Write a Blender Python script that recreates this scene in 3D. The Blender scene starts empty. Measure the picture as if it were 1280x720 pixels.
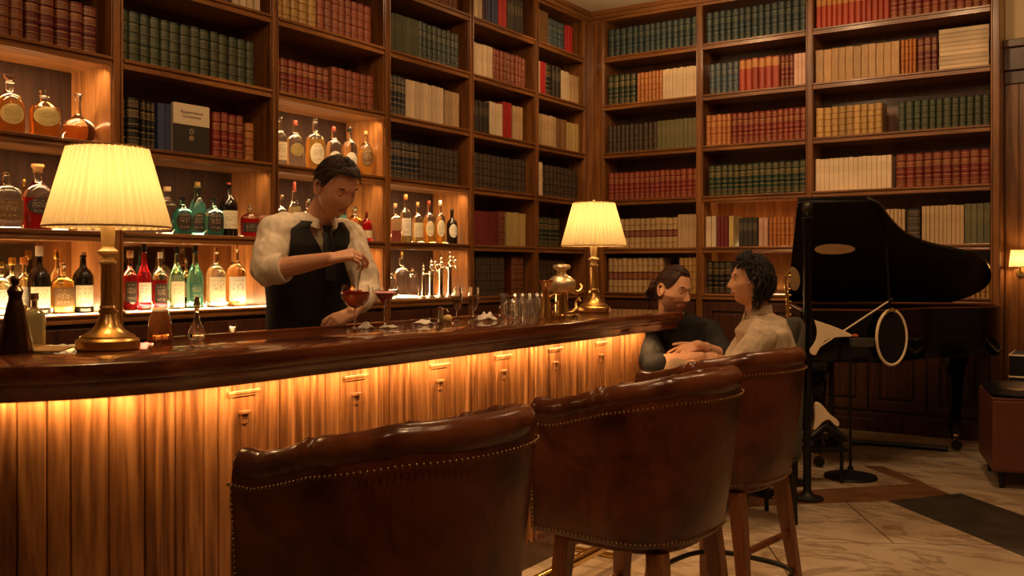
import bpy, bmesh, math, random
import numpy as np
from mathutils import Vector, Matrix, noise
random.seed(7)
PI = math.pi
C = bpy.context.scene.collection
# ---------------------------------------------------------------- camera frame
F_PX = 1189.0; HZ = 335.0; CAMZ = 1.30
TH = math.radians(33.6)
FWD = Vector((-math.sin(TH), math.cos(TH), 0)); RGT = Vector((math.cos(TH), math.sin(TH), 0)); UP = Vector((0, 0, 1))
def P(u, v, D):
    return Vector((0, 0, CAMZ)) + FWD*D + RGT*((u-640)/F_PX*D) - UP*((v-HZ)/F_PX*D)
def ray(u): return FWD*F_PX + RGT*(u-640)
def on_x(u, x):            # y where the ray of column u meets plane x
    r = ray(u); return x*r.y/r.x
def on_y(u, y):
    r = ray(u); return y*r.x/r.y
def depth(x, y): return x*FWD.x + y*FWD.y
def floor_pt(u, v):
    D = CAMZ*F_PX/(v-HZ); p = P(u, v, D); return (p.x, p.y)
XL = -4.37; YR = 7.90
SH = [CAMZ-.224, CAMZ+.185, CAMZ+.633, CAMZ+1.075, CAMZ+1.523, CAMZ+1.971]
CEIL = CAMZ+2.41
cam = bpy.data.cameras.new('camera'); camo = bpy.data.objects.new('camera', cam); C.objects.link(camo)
camo.location = (0, 0, CAMZ); camo.rotation_euler = (PI/2, 0, TH)
cam.sensor_width = 36; cam.lens = F_PX/1280*36; cam.shift_y = -25/1280; cam.clip_start = .05
cam.dof.use_dof = True; cam.dof.focus_distance = 4.1; cam.dof.aperture_fstop = 11
bpy.context.scene.camera = camo
vs = bpy.context.scene.view_settings
vs.view_transform = 'Standard'; vs.look = 'None'; vs.gamma = 1; vs.use_curve_mapping = False; vs.exposure = 0.10
# ---------------------------------------------------------------- mesh builder
class MB:
    def __init__(s): s.v = []; s.f = []; s.m = []; s.uv = []; s.mi = 0
    def add(s, vs_, fs, uvs=None):
        o = len(s.v); s.v += [tuple(p) for p in vs_]
        for k, f in enumerate(fs):
            s.f.append([i+o for i in f]); s.m.append(s.mi)
            s.uv.append(uvs[k] if uvs else None)
    def box(s, c, sz, M=None):
        x, y, z = sz[0]/2, sz[1]/2, sz[2]/2
        vs_ = [Vector((a*x, b*y, d*z)) for a in (-1, 1) for b in (-1, 1) for d in (-1, 1)]
        if M is not None: vs_ = [M @ p for p in vs_]
        vs_ = [p+Vector(c) for p in vs_]
        s.add(vs_, [(0, 1, 3, 2), (4, 6, 7, 5), (0, 4, 5, 1), (2, 3, 7, 6), (0, 2, 6, 4), (1, 5, 7, 3)])
    def span(s, a, b):
        s.box([(a[i]+b[i])/2 for i in range(3)], [abs(b[i]-a[i]) for i in range(3)])
    def rings(s, rs, close=True, cap=(True, True), uv=False):
        n = len(rs[0]); vs_ = [p for r in rs for p in r]; fs = []; uvs = []
        for i in range(len(rs)-1):
            for j in range(n if close else n-1):
                k = (j+1) % n
                fs.append((i*n+j, i*n+k, (i+1)*n+k, (i+1)*n+j))
                a, b = j/n, (j+1)/n; c, d = i/(len(rs)-1), (i+1)/(len(rs)-1)
                uvs.append([(a, c), (b, c), (b, d), (a, d)])
        if cap[0] and close: fs.append(tuple(range(n))[::-1]); uvs.append([(.5, 0)]*n)
        if cap[1] and close: fs.append(tuple((len(rs)-1)*n+j for j in range(n))); uvs.append([(.5, 1)]*n)
        s.add(vs_, fs, uvs)
    def lathe(s, prof, n=24, c=(0, 0, 0), e=2.0, sx=1, sy=1, cap=(True, True), M=None):
        rs = []
        for it in prof:
            r, z = it[0], it[1]; ee = it[2] if len(it) > 2 else e
            q = []
            for j in range(n):
                a = 2*PI*j/n+PI/n; ca, sa = math.cos(a), math.sin(a)
                k = (abs(ca)**ee+abs(sa)**ee)**(-1/ee)
                p = Vector((r*k*ca*sx, r*k*sa*sy, z))
                if M is not None: p = M @ p
                q.append(p+Vector(c))
            rs.append(q)
        s.rings(rs, cap=cap)
    def tube(s, pts, rad, n=8, closed=False, flat=1.0):
        pts = [Vector(p) for p in pts]; m = len(pts)
        if not hasattr(rad, '__len__'): rad = [rad]*m
        rs = []; prev = None
        for i, p in enumerate(pts):
            if closed: t = pts[(i+1) % m]-pts[i-1]
            else: t = pts[min(i+1, m-1)]-pts[max(i-1, 0)]
            t.normalize()
            if prev is None:
                a = Vector((0, 0, 1)) if abs(t.z) < .9 else Vector((1, 0, 0))
                nn = (a-t*a.dot(t)).normalized()
            else:
                nn = prev-t*prev.dot(t)
                nn = nn.normalized() if nn.length > 1e-6 else t.orthogonal().normalized()
            prev = nn; b = t.cross(nn)
            rs.append([p+(nn*math.cos(2*PI*j/n)+b*math.sin(2*PI*j/n)*flat)*rad[i] for j in range(n)])
        if closed: rs.append(rs[0])
        s.rings(rs, cap=(not closed, not closed))
    def capsule(s, p0, r0, p1, r1, n=14):
        p0, p1 = Vector(p0), Vector(p1); d = p1-p0
        t = d.normalized() if d.length > 1e-6 else Vector((0, 0, 1))
        pts = []; rad = []
        for k in range(0, 5):
            a = PI/2*(1-k/4); pts.append(p0-t*r0*math.sin(a)); rad.append(max(r0*math.cos(a), r0*.02))
        for k in range(0, 5):
            a = PI/2*k/4; pts.append(p1+t*r1*math.sin(a)); rad.append(max(r1*math.cos(a), r1*.02))
        s.tube(pts, rad, n)
    def ball(s, c, r, n=10, sc=(1, 1, 1), M=None):
        m = max(4, n//2+1); rs = []
        for i in range(m+1):
            a = -PI/2+PI*i/m; q = []
            for j in range(n):
                b = 2*PI*j/n
                p = Vector((math.cos(a)*math.cos(b)*sc[0], math.cos(a)*math.sin(b)*sc[1], math.sin(a)*sc[2]))*r
                if abs(math.cos(a)) < 1e-6: p = Vector((math.cos(b)*1e-4*r, math.sin(b)*1e-4*r, math.sin(a)*sc[2]*r))
                if M is not None: p = M @ p
                q.append(p+Vector(c))
            rs.append(q)
        s.rings(rs)
    def prism(s, pts, z0, z1):
        n = len(pts)
        s.rings([[(p[0], p[1], z0) for p in pts], [(p[0], p[1], z1) for p in pts]])
    def loft(s, secs, n=20, e=2.2):
        # secs: (centre, half_right, half_forward, right_vec, forward_vec)
        rs = []
        for c, a, b, rv, fv in secs:
            q = []
            for j in range(n):
                t = 2*PI*j/n; ca, sa = math.cos(t), math.sin(t); k = (abs(ca)**e+abs(sa)**e)**(-1/e)
                q.append(Vector(c)+Vector(rv)*(a*k*ca)+Vector(fv)*(b*k*sa))
            rs.append(q)
        s.rings(rs)
    def build(s, name, mats, parent=None, smooth=None, bevel=0, seg=2, world=False, recalc=True, loc=None):
        me = bpy.data.meshes.new(name)
        off = Vector((0, 0, 0))
        if world and parent is not None:
            r = parent
            while r.parent: r = r.parent
            off = r.location.copy()
        if loc is not None: off = Vector(loc)
        me.from_pydata([tuple(Vector(p)-off) for p in s.v], [], s.f)
        if not isinstance(mats, (list, tuple)): mats = [mats]
        for m in mats: me.materials.append(m)
        me.polygons.foreach_set('material_index', s.m)
        if any(u is not None for u in s.uv):
            ul = me.uv_layers.new(name='UVMap')
            for p, uv in zip(me.polygons, s.uv):
                if uv:
                    for li, c in zip(p.loop_indices, uv): ul.data[li].uv = c
        if recalc:
            bm = bmesh.new(); bm.from_mesh(me); bmesh.ops.recalc_face_normals(bm, faces=bm.faces); bm.to_mesh(me); bm.free()
        if smooth is not None:
            me.shade_smooth()
            if smooth < 179: me.set_sharp_from_angle(angle=math.radians(smooth))
        o = bpy.data.objects.new(name, me); C.objects.link(o)
        if parent is not None: o.parent = parent
        if loc is not None: o.location = loc
        if bevel:
            b = o.modifiers.new('bevel', 'BEVEL'); b.width = bevel; b.segments = seg; b.limit_method = 'ANGLE'; b.harden_normals = False
        return o
def tag(o, label=None, cat=None, group=None, kind=None):
    if label: o['label'] = label
    if cat: o['category'] = cat
    if group: o['group'] = group
    if kind: o['kind'] = kind
    return o
def thing(name, label, cat, loc=(0, 0, 0), rz=0, group=None):
    o = bpy.data.objects.new(name, None); C.objects.link(o); o.location = loc; o.rotation_euler = (0, 0, rz)
    o.empty_display_size = .05
    return tag(o, label, cat, group)
def copy_tree(o, parent=None):
    c = o.copy(); C.objects.link(c); c.parent = parent
    for ch in list(o.children): copy_tree(ch, c)
    return c
def struct(mb, name, mats, **k):
    o = mb.build(name, mats, **k); o['kind'] = 'structure'; return o
# ---------------------------------------------------------------- materials
MAT = {}
def newmat(name):
    m = bpy.data.materials.new(name); m.use_nodes = True; nt = m.node_tree
    return m, nt, nt.nodes['Principled BSDF']
def mat(name, col, rough=.5, metal=0, spec=.5, trans=0, ior=1.45, emit=None, es=0, noise_amt=0, nscale=20, bump=0, bscale=60, coat=0, sheen=0, sss=0, rnd=0):
    if name in MAT: return MAT[name]
    m, nt, b = newmat(name)
    b.inputs['Base Color'].default_value = (*col, 1); b.inputs['Roughness'].default_value = rough
    b.inputs['Metallic'].default_value = metal; b.inputs['Specular IOR Level'].default_value = spec
    b.inputs['Transmission Weight'].default_value = trans; b.inputs['IOR'].default_value = ior
    b.inputs['Coat Weight'].default_value = coat; b.inputs['Coat Roughness'].default_value = .12
    b.inputs['Sheen Weight'].default_value = sheen
    if sss:
        b.inputs['Subsurface Weight'].default_value = sss; b.inputs['Subsurface Radius'].default_value = (.012, .005, .003)
        b.inputs['Subsurface Scale'].default_value = 1
    if emit: b.inputs['Emission Color'].default_value = (*emit, 1); b.inputs['Emission Strength'].default_value = es
    N = nt.nodes; L = nt.links
    if noise_amt or rnd:
        tc = N.new('ShaderNodeTexCoord'); nz = N.new('ShaderNodeTexNoise'); nz.inputs['Scale'].default_value = nscale; nz.inputs['Detail'].default_value = 5
        L.new(tc.outputs['Object'], nz.inputs['Vector'])
        mr = N.new('ShaderNodeMapRange'); mr.inputs['From Min'].default_value = .3; mr.inputs['From Max'].default_value = .7
        mr.inputs['To Min'].default_value = 1-noise_amt; mr.inputs['To Max'].default_value = 1+noise_amt
        L.new(nz.outputs['Fac'], mr.inputs['Value'])
        hs = N.new('ShaderNodeHueSaturation'); hs.inputs['Color'].default_value = (*col, 1); L.new(mr.outputs[0], hs.inputs['Value'])
        L.new(hs.outputs[0], b.inputs['Base Color'])
    if bump:
        tc = N.new('ShaderNodeTexCoord'); nz = N.new('ShaderNodeTexNoise'); nz.inputs['Scale'].default_value = bscale; nz.inputs['Detail'].default_value = 4
        L.new(tc.outputs['Object'], nz.inputs['Vector'])
        bp = N.new('ShaderNodeBump'); bp.inputs['Strength'].default_value = bump; bp.inputs['Distance'].default_value = .01
        L.new(nz.outputs['Fac'], bp.inputs['Height']); L.new(bp.outputs[0], b.inputs['Normal'])
    MAT[name] = m; return m
def ramp(nt, stops, interp='LINEAR'):
    r = nt.nodes.new('ShaderNodeValToRGB'); cr = r.color_ramp; cr.interpolation = interp
    while len(cr.elements) < len(stops): cr.elements.new(.5)
    for e, (p, c) in zip(cr.elements, stops): e.position = p; e.color = (*c, 1)
    return r
def wood(name, c0, c1, c2, axis='Z', scale=1.0, rough=.35, coat=.3, figure=1.0):
    m, nt, b = newmat(name); N = nt.nodes; L = nt.links
    tc = N.new('ShaderNodeTexCoord'); mp = N.new('ShaderNodeMapping')
    sc = {'X': (.7, 9, 9), 'Y': (9, .7, 9), 'Z': (9, 9, .7)}[axis]
    mp.inputs['Scale'].default_value = [v*scale for v in sc]
    L.new(tc.outputs['Object'], mp.inputs['Vector'])
    n1 = N.new('ShaderNodeTexNoise'); n1.inputs['Scale'].default_value = 1.6; n1.inputs['Detail'].default_value = 6; n1.inputs['Distortion'].default_value = 1.2*figure
    L.new(mp.outputs[0], n1.inputs['Vector'])
    mp2 = N.new('ShaderNodeMapping'); mp2.inputs['Scale'].default_value = [v*scale*5 for v in sc]; L.new(tc.outputs['Object'], mp2.inputs['Vector'])
    n2 = N.new('ShaderNodeTexNoise'); n2.inputs['Scale'].default_value = 2.2; n2.inputs['Detail'].default_value = 3; L.new(mp2.outputs[0], n2.inputs['Vector'])
    mx = N.new('ShaderNodeMath'); mx.operation = 'MULTIPLY_ADD'; mx.inputs[1].default_value = .35; L.new(n2.outputs['Fac'], mx.inputs[0]); L.new(n1.outputs['Fac'], mx.inputs[2])
    r = ramp(nt, [(.42, c0), (.62, c1), (.86, c2)]); L.new(mx.outputs[0], r.inputs[0]); L.new(r.outputs[0], b.inputs['Base Color'])
    bp = N.new('ShaderNodeBump'); bp.inputs['Strength'].default_value = .12; bp.inputs['Distance'].default_value = .004; L.new(n2.outputs['Fac'], bp.inputs['Height']); L.new(bp.outputs[0], b.inputs['Normal'])
    b.inputs['Roughness'].default_value = rough; b.inputs['Coat Weight'].default_value = coat; b.inputs['Coat Roughness'].default_value = .15
    MAT[name] = m; return m
W_case = wood('bookcase wood upright', (.085, .029, .007), (.17, .062, .014), (.30, .118, .030), 'Z')
W_shelfY = wood('bookcase wood along wall', (.085, .029, .007), (.17, .062, .014), (.30, .118, .030), 'Y')
W_shelfX = wood('bookcase wood across wall', (.085, .029, .007), (.17, .062, .014), (.30, .118, .030), 'X')
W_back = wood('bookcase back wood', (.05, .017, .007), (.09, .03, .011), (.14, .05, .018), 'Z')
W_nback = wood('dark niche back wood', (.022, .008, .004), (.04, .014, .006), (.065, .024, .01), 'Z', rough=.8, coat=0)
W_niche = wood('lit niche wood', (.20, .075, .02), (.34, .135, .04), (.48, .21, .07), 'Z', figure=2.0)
W_bar = wood('bar front walnut', (.055, .018, .006), (.22, .085, .026), (.46, .21, .075), 'Z', scale=.8, rough=.34, coat=.35, figure=1.5)
W_top = wood('bar top mahogany', (.040, .009, .004), (.10, .024, .008), (.18, .048, .014), 'Y', rough=.16, coat=.9)
W_leg = wood('stool leg wood', (.10, .03, .01), (.17, .055, .018), (.25, .09, .03), 'Z', scale=2)
W_dark = wood('dark base wood', (.03, .010, .006), (.055, .018, .009), (.08, .028, .012), 'Z')
BRASS = mat('aged brass', (.72, .46, .16), .28, 1, noise_amt=.1, nscale=14)
BRASSP = mat('polished brass', (.85, .62, .26), .16, 1)
CHROME = mat('polished chrome', (.8, .76, .68), .1, 1)
BLACK = mat('black lacquer', (.003, .003, .003), .14, 0, spec=.35, coat=.25)
BLACKM = mat('black matt metal', (.012, .011, .01), .45, .3)
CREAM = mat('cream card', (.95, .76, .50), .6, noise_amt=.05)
PAPER = mat('page paper', (.62, .50, .33), .85, noise_amt=.12, nscale=60)
CLEAR = mat('clear glass', (1, 1, 1), .02, trans=1, ior=1.45)
NAPKIN = mat('white napkin cloth', (.75, .68, .58), .85, bump=.3, bscale=50)
def glass(col, nm=None, tr=1): return mat(nm or 'tinted glass %.2f %.2f %.2f %.2f' % (*col, tr), tuple(math.sqrt(c) for c in col) if tr > .95 else col, .03, trans=tr, ior=1.4)
CUT = mat('cut crystal glass', (1, 1, 1), .035, trans=.975, ior=1.5)

for k_ in W_top.node_tree.nodes:
    if k_.type == 'BUMP': k_.inputs['Strength'].default_value = .03
    if k_.type == 'BSDF_PRINCIPLED': k_.inputs['Coat Roughness'].default_value = .05; k_.inputs['Roughness'].default_value = .2; k_.inputs['Coat Weight'].default_value = .8; k_.inputs['Coat IOR'].default_value = 1.5; k_.inputs['Specular IOR Level'].default_value = .35
# ---------------------------------------------------------------- floor, walls, ceiling
def marble():
    m, nt, b = newmat('marble floor'); N = nt.nodes; L = nt.links
    tc = N.new('ShaderNodeTexCoord')
    n0 = N.new('ShaderNodeTexNoise'); n0.inputs['Scale'].default_value = 1.3; n0.inputs['Detail'].default_value = 6; n0.inputs['Distortion'].default_value = 1.6
    L.new(tc.outputs['Object'], n0.inputs['Vector'])
    r0 = ramp(nt, [(.3, (.36, .25, .15)), (.5, (.52, .40, .27)), (.75, (.64, .52, .38))]); L.new(n0.outputs['Fac'], r0.inputs[0])
    n1 = N.new('ShaderNodeTexNoise'); n1.inputs['Scale'].default_value = 1.15; n1.inputs['Detail'].default_value = 5; n1.inputs['Distortion'].default_value = 2.2; n1.inputs['Roughness'].default_value = .55
    mp = N.new('ShaderNodeMapping'); mp.inputs['Rotation'].default_value = (0, 0, .7); mp.inputs['Scale'].default_value = (1, 2.4, 1); L.new(tc.outputs['Object'], mp.inputs[0]); L.new(mp.outputs[0], n1.inputs['Vector'])
    s = N.new('ShaderNodeMath'); s.operation = 'SUBTRACT'; s.inputs[1].default_value = .5; L.new(n1.outputs['Fac'], s.inputs[0])
    a = N.new('ShaderNodeMath'); a.operation = 'ABSOLUTE'; L.new(s.outputs[0], a.inputs[0])
    r1 = ramp(nt, [(0, (.62, .62, .62)), (.02, (.35, .35, .35)), (.055, (0, 0, 0))]); L.new(a.outputs[0], r1.inputs[0])
    mx = N.new('ShaderNodeMixRGB'); mx.inputs[2].default_value = (.15, .08, .035, 1); L.new(r1.outputs[0], mx.inputs[0]); L.new(r0.outputs[0], mx.inputs[1])
    br = N.new('ShaderNodeTexBrick'); br.inputs['Scale'].default_value = 1; br.inputs['Mortar Size'].default_value = .004; br.inputs['Brick Width'].default_value = 1.2; br.inputs['Row Height'].default_value = .8
    br.inputs['Color1'].default_value = (1, 1, 1, 1); br.inputs['Color2'].default_value = (.82, .82, .82, 1); br.inputs['Mortar'].default_value = (.25, .2, .15, 1)
    mp2 = N.new('ShaderNodeMapping'); mp2.inputs['Rotation'].default_value = (0, 0, -.52); mp2.inputs['Location'].default_value = (.3, .2, 0); L.new(tc.outputs['Object'], mp2.inputs[0]); L.new(mp2.outputs[0], br.inputs['Vector'])
    m2 = N.new('ShaderNodeMixRGB'); m2.blend_type = 'MULTIPLY'; m2.inputs[0].default_value = 1; L.new(mx.outputs[0], m2.inputs[1]); L.new(br.outputs['Color'], m2.inputs[2])
    L.new(m2.outputs[0], b.inputs['Base Color']); b.inputs['Roughness'].default_value = .32
    return m
MARBLE = marble()
WALLP = mat('cream painted wall', (.55, .42, .27), .85, noise_amt=.05, nscale=4)
CEILP = mat('cream ceiling', (.80, .70, .55), .9)
f = MB(); f.span((-5.2, -2.5, -.1), (2.6, 8.5, 0)); struct(f, 'floor', MARBLE)
f = MB(); f.span((-5.2, -2.5, CEIL), (2.6, 8.5, CEIL+.1)); struct(f, 'ceiling', CEILP)
f = MB(); f.span((-4.95, -2.5, 0), (XL-.38, 8.5, CEIL)); struct(f, 'wall_left', WALLP)
f = MB(); f.span((XL-.38, YR+.38, 0), (-.889, 8.5, CEIL)); struct(f, 'wall_back', WALLP)
f = MB(); f.span((-.889, 8.19, 0), (2.4, 8.5, CEIL)); struct(f, 'wall_alcove', WALLP)
f = MB(); f.span((2.4, -2.5, 0), (2.6, 8.5, CEIL)); struct(f, 'wall_right', WALLP)
f = MB(); f.span((-4.95, -2.6, 0), (2.6, -2.5, CEIL)); struct(f, 'wall_front', WALLP)
# floor inlay bands
INB = mat('brown marble inlay', (.17, .075, .032), .3, noise_amt=.3, nscale=5)
IND = mat('dark marble inlay', (.045, .038, .028), .3, noise_amt=.3, nscale=5)
def inlay(pts, m, z):
    q = MB(); q.prism([floor_pt(*p) for p in pts], 0.0, z); struct(q, 'floor_inlay', m)
inlay([(905, 619), (1142, 605), (1109, 626), (880, 636)], INB, .0010)
inlay([(1142, 605), (1188, 619), (1109, 626)], INB, .0011)
inlay([(1080, 583), (1104, 583), (1190, 619), (1142, 606)], INB, .0014)
inlay([(1109, 626), (1201, 617), (1300, 652), (1300, 704)], IND, .0012)
# panelled alcove wall beside the bookcase: panelling, cornice
X0 = -.889
p = MB()
p.span((X0, 8.16, 0), (2.4, 8.19, 2.73))
x = X0+.01
while x < 2.38:
    p.span((x, 8.148, .12), (min(x+.085, 2.4), 8.162, 2.72)); x += .09
struct(p, 'trim_1', W_case, bevel=.003)
p = MB(); p.span((X0, 8.10, 2.80), (2.4, 8.19, 3.02)); p.span((X0, 8.13, 2.70), (2.4, 8.19, 2.80)); p.span((X0, 8.07, 2.97), (2.4, 8.12, 3.03)); struct(p, 'trim_2', W_dark, bevel=.006)
p = MB(); p.span((X0, 8.12, 0), (2.4, 8.165, .16)); struct(p, 'baseboard_alcove', W_dark, bevel=.006)

# ---------------------------------------------------------------- bookcases
LU = [(-60, -46), (140, 154), (339, 348), (480, 488), (586, 592), (668, 673), (730, 736)]
LY = [(on_x(a, XL), on_x(b, XL)) for a, b in LU]; LY[-1] = (LY[-1][0], YR)
RU = [(733, 755), (870, 878), (1007, 1016), (1238, 1250)]
RX = [(on_y(a, YR), on_y(b, YR)) for a, b in RU]; RX[0] = (XL, RX[0][1])
DEP = .36; TK = .046
def moulded(q, a, b, horiz):     # small beads along a board front
    pass
def bookcase(wall):
    L_ = wall == 'L'
    B = thing('bookcase', 'tall built-in wooden bookcase with lit bottle niches on the wall behind the bar' if L_ else 'tall built-in wooden bookcase full of books on the wall behind the piano', 'bookcase',
              (XL-.18, 4, 0) if L_ else (-2.6, YR+.18, 0))
    E = LY if L_ else RX
    def blk(q, a0, a1, d0, d1, z0, z1):      # a along the wall, d depth behind the front plane (negative = in front)
        if L_: q.span((XL-d1, a0, z0), (XL-d0, a1, z1))
        else: q.span((a0, YR+d0, z0), (a1, YR+d1, z1))
    for i, (a, b) in enumerate(E):
        q = MB(); blk(q, a, b, 0.004, DEP, .12, CEIL-.02)
        w = b-a; c = (a+b)/2
        blk(q, a+.004, a+w*.22, -.008, .01, .95, CEIL-.09); blk(q, b-w*.22, b-.004, -.008, .01, .95, CEIL-.09)
        q.build('upright', W_case, B, bevel=.003, world=True)
    lit = {('L', 0): (0, 1, 2), ('L', 1): (0, 1), ('L', 2): (0, 1, 2), ('L', 3): (0, 1), ('R', 1): (0, 1)}
    Ws = W_shelfY if L_ else W_shelfX
    for i in range(len(E)-1):
        a, b = E[i][1], E[i+1][0]
        for r, z in enumerate(SH):
            q = MB(); blk(q, a, b, 0, DEP, z-TK, z)
            blk(q, a, b, -.012, .006, z-.018, z-.001); blk(q, a, b, -.006, .006, z-TK-.006, z-TK+.012)
            q.build('shelf', Ws, B, bevel=.003, world=True)
        zs = [0.12]+SH+[CEIL-.02]
        for r in range(len(zs)-1):
            row = r-1
            nm = 'back_panel'; mt = W_back
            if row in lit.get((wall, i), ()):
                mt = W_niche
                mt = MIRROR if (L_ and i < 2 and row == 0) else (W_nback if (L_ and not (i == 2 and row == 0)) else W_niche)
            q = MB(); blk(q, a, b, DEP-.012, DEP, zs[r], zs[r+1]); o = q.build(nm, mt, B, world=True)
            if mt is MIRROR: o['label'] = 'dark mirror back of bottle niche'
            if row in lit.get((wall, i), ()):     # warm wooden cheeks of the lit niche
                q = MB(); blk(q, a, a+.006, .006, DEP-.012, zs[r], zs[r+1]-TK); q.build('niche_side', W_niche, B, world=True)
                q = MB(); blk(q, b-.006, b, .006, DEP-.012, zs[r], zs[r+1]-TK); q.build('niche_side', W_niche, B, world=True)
        # base cupboards
        q = MB(); blk(q, a, b, .03, .05, .14, SH[0]-TK-.01); q.build('base_panel', W_dark, B, world=True)
        n = 3 if i == 2 and not L_ else 2
        for k in range(n):
            u0 = a+(b-a)*k/n+.01; u1 = a+(b-a)*(k+1)/n-.01
            q = MB(); z0, z1 = .17, SH[0]-TK-.03; fw = .075
            blk(q, u0, u1, .005, .03, z0, z0+fw); blk(q, u0, u1, .005, .03, z1-fw, z1); blk(q, u0, u0+fw, .005, .03, z0+fw, z1-fw); blk(q, u1-fw, u1, .005, .03, z0+fw, z1-fw)
            blk(q, u0+fw+.02, u1-fw-.02, .016, .03, z0+fw+.02, z1-fw-.02)
            for t in range(6):
                s0 = u0+fw+.02+(u1-u0-2*fw-.04)*t/6; blk(q, s0+.004, s0+(u1-u0-2*fw-.04)/6-.004, .012, .02, z0+fw+.03, z1-fw-.03)
            d = q.build('cupboard_door', W_dark, B, bevel=.004, world=True)
            q = MB(); xx = (u1-.04) if k % 2 == 0 else (u0+.04); pos = (XL+.008, xx, z1-.2) if L_ else (xx, YR-.008, z1-.2); q.ball(pos, .013, 10)
            q.build('knob', BRASS, d, smooth=40, world=True)
    q = MB(); a, b = E[0][0], E[-1][1]
    blk(q, a, b, .02, DEP, 0, .13); blk(q, a, b, -.012, .03, .10, .15); blk(q, a, b, -.02, .03, 0, .10); q.build('plinth', W_dark, B, bevel=.004, world=True)
    q = MB(); blk(q, a, b, 0, DEP, CEIL-.10, CEIL-.001); blk(q, a, b+(0 if L_ else .02), -.02, .02, CEIL-.075, CEIL-.001); blk(q, a, b+(0 if L_ else .03), -.04, .02, CEIL-.04, CEIL-.001)
    q.build('cornice', Ws, B, bevel=.006, world=True)
    return B
MIRROR = mat('dark antique mirror', (.42, .34, .26), .08, 1, noise_amt=.25, nscale=3)
caseL = bookcase('L'); caseR = bookcase('R')
# LED strips along the lip of the back bar (they give off the light)
LEDM = mat('warm led strip', (1, .8, .5), .5, emit=(1, .62, .26), es=9)
for i in (0, 1, 2, 3):
    a, b = LY[i][1], LY[i+1][0]
    q = MB(); q.span((XL-.30, a+.02, SH[0]+.0005), (XL-.27, b-.02, SH[0]+.006)); q.build('led_strip', LEDM, caseL, world=True)
    if i < 2: q = MB(); q.span((XL+.004, a+.01, SH[0]-.006), (XL+.016, b-.01, SH[0]+.001)); q.build('led_strip', LEDM, caseL, world=True)
LEDS = mat('soft warm led strip', (1, .8, .5), .5, emit=(1, .68, .34), es=5)
for i, r in ((0, 2), (0, 1), (1, 1), (2, 2), (2, 1), (3, 1)):
    a, b = LY[i][1], LY[i+1][0]
    q = MB(); q.span((XL-.335, a+.02, SH[r]+.0005), (XL-.315, b-.02, SH[r]+.006)); q.build('led_strip', LEDS, caseL, world=True)
def area(loc, size, size_y, power, target, col=(1, .64, .29), name='niche_light', spread=None):
    l = bpy.data.lights.new(name, 'AREA'); l.shape = 'RECTANGLE'; l.size = size; l.size_y = size_y; l.energy = power; l.color = col
    if spread: l.spread = math.radians(spread)
    o = bpy.data.objects.new(name, l); C.objects.link(o); o.location = loc
    d = (Vector(target)-Vector(loc)).normalized()
    # long side of the lamp lies along the wall
    z = -d; ax = Vector((0, 1, 0)) if abs(d.y) < .7 else Vector((1, 0, 0))
    if name == 'rx': ax = Vector((1, 0, 0))
    x = (ax-z*ax.dot(z)).normalized(); y = z.cross(x)
    o.rotation_euler = Matrix((x, y, z)).transposed().to_euler(); return o
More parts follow.
